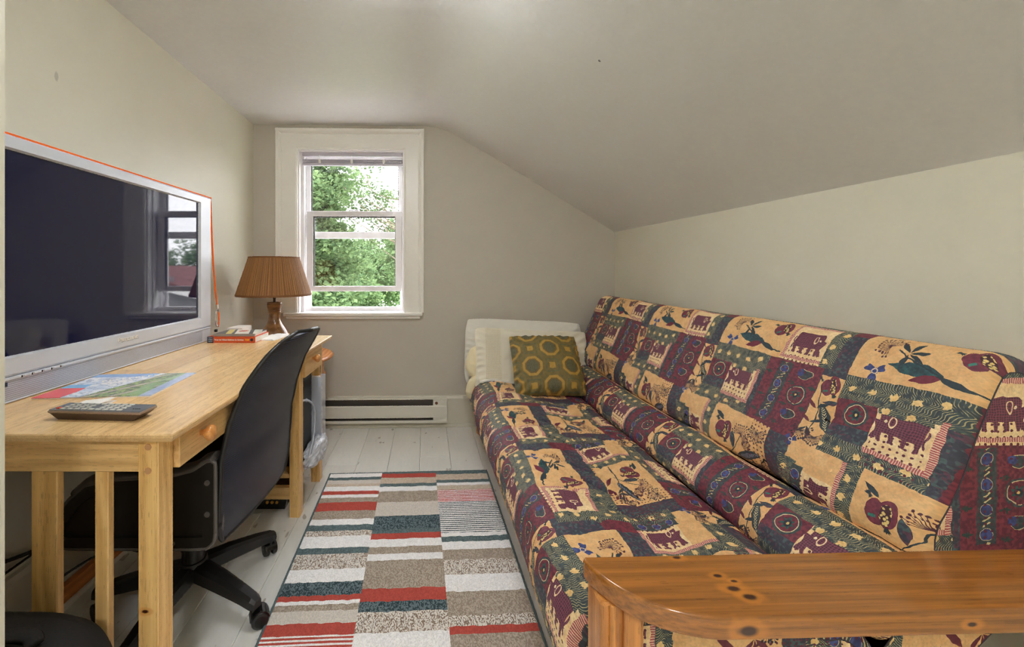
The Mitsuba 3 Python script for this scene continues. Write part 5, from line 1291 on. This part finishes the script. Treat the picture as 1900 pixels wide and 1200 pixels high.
single('grey_cable', tube(spline([desk_pt(0.985, 0.06, 0.50), desk_pt(1.0, 0.035, 0.498), desk_pt(1.035, 0.020, 0.46), desk_pt(1.050, 0.018, 0.40), desk_pt(1.035, 0.018, 0.33), desk_pt(1.01, 0.024, 0.27), desk_pt(0.99, 0.03, 0.235)], 8), 0.0048, 10), 'm_cable_grey', 'grey cable looping in front of the black computer tower', 'cable', smooth=True)
# low black box with gilt marks on the floor under the shelf
bb_ = thing('equipment_box', 'low black plastic box on the floor under the desk shelf', 'box')
hb = trimesh.convex.convex_hull(np.array([(x, y, z) for z, e in ((0.001, 0.020), (0.055, 0.004), (0.062, 0.008)) for x in (0.975 + e, 1.215 - e) for y in (0.12 + e, 0.40 - e)]))
obj('body', hb, 'm_black_gloss', bb_, M=DM)
mat('m_gilt', (214, 160, 70), rough=0.3, metal=0.7)
obj('jack', [cyl(desk_pt(0.9785, 0.17 + i * 0.022, 0.04), desk_pt(0.984, 0.17 + i * 0.022, 0.04), 0.007, 12) for i in range(3)], 'm_gilt', bb_)  # small gold discs in a row on the near side
# black bag on the floor in front of the desk end
bag = thing('shoulder_bag', 'black fabric bag standing on the floor in front of the desk end', 'bag')
bp = spline([(-1.13, 0.02), (-1.145, 0.25), (-1.12, 0.40), (-0.98, 0.428), (-0.80, 0.430), (-0.70, 0.420), (-0.635, 0.385), (-0.605, 0.30), (-0.60, 0.15), (-0.615, 0.02)], 6)
V = []
for y, k_ in ((0.665, 0.90), (0.672, 0.96), (0.69, 0.995), (0.74, 1.0), (0.80, 0.995), (0.825, 0.96), (0.832, 0.90)):
    q = bp.copy(); q[:, 0] = -0.87 + (q[:, 0] + 0.87) * k_; q[:, 1] = np.where(q[:, 1] > 0.03, q[:, 1] * (0.5 + 0.5 * k_), 0.001)
    q[:, 1] += np.where(q[:, 1] > 0.1, 0.012 * (meshkit.noise(np.stack([q[:, 0] * 14, np.full(len(q), y * 30), q[:, 1] * 14], 1), 4) - 0.5), 0)
    V.append(np.column_stack([q[:, 0], np.full(len(q), y), q[:, 1]]))
V = np.array(V); n, m = V.shape[:2]; fl = []
for i_ in range(n - 1):
    for j_ in range(m):
        k_ = (j_ + 1) % m; A_, B_, C_, D_ = i_ * m + j_, i_ * m + k_, (i_ + 1) * m + k_, (i_ + 1) * m + j_
        fl += [[A_, B_, C_], [A_, C_, D_]]
cap = trimesh.creation.triangulate_polygon(Polygon(V[0][:, [0, 2]]).buffer(0), engine='earcut')
mesh_b = trimesh.Trimesh(V.reshape(-1, 3), fl, process=False)
c1 = trimesh.Trimesh(np.column_stack([cap[0][:, 0], np.full(len(cap[0]), V[0, 0, 1]), cap[0][:, 1]]), cap[1], process=False)
mesh_b.fix_normals()
mat('m_bag_cloth', lambda p, n, uv: mix(C3(14, 13, 13), C3(24, 22, 22), noise(p.x * 400, p.y * 400, p.z * 400)), rough=0.8)
obj('body', [mesh_b, c1], 'm_bag_cloth', bag, smooth=40)
obj('flap', tube(spline([(-0.79, 0.70, 0.433), (-0.77, 0.74, 0.440), (-0.72, 0.75, 0.437), (-0.70, 0.74, 0.428)], 6), 0.014, 10, flat=(1.0, 0.45)), 'm_bag_cloth', bag, smooth=True)
obj('seam', tube(np.column_stack([V[3][:, 0] * 1.0, np.full(m, 0.74), V[3][:, 2] + 0.001]), 0.003, 6), 'm_black', bag)
# cables along the left wall
single('power_cable', tube(spline([(-1.185, 1.00, 0.80), (-1.190, 1.02, 0.62), (-1.185, 1.05, 0.50), (-1.175, 1.08, 0.40), (-1.19, 1.12, 0.30), (-1.18, 1.3, 0.235)], 8), 0.0055, 10), 'm_black', 'thick black cable hanging down the wall behind the desk', 'cable', smooth=True)
single('thin_cable', tube(spline([(-1.192, 0.95, 0.243), (-1.190, 1.30, 0.24), (-1.192, 1.60, 0.25), (-1.185, 1.9, 0.245), (-1.18, 2.1, 0.30)], 8), 0.0035, 8), 'm_black', 'thin black cable running along the top of the left baseboard', 'cable', smooth=True)
single('floor_cable', tube(spline([(-1.12, 1.20, 0.165), (-1.05, 1.27, 0.20), (-1.00, 1.33, 0.20), (-0.97, 1.40, 0.14), (-1.00, 1.55, 0.05), (-1.05, 1.70, 0.006), (-1.09, 1.95, 0.005)], 8), 0.0035, 8), 'm_black', 'black cord looping from the desk stretcher down to the floor', 'cable', smooth=True)
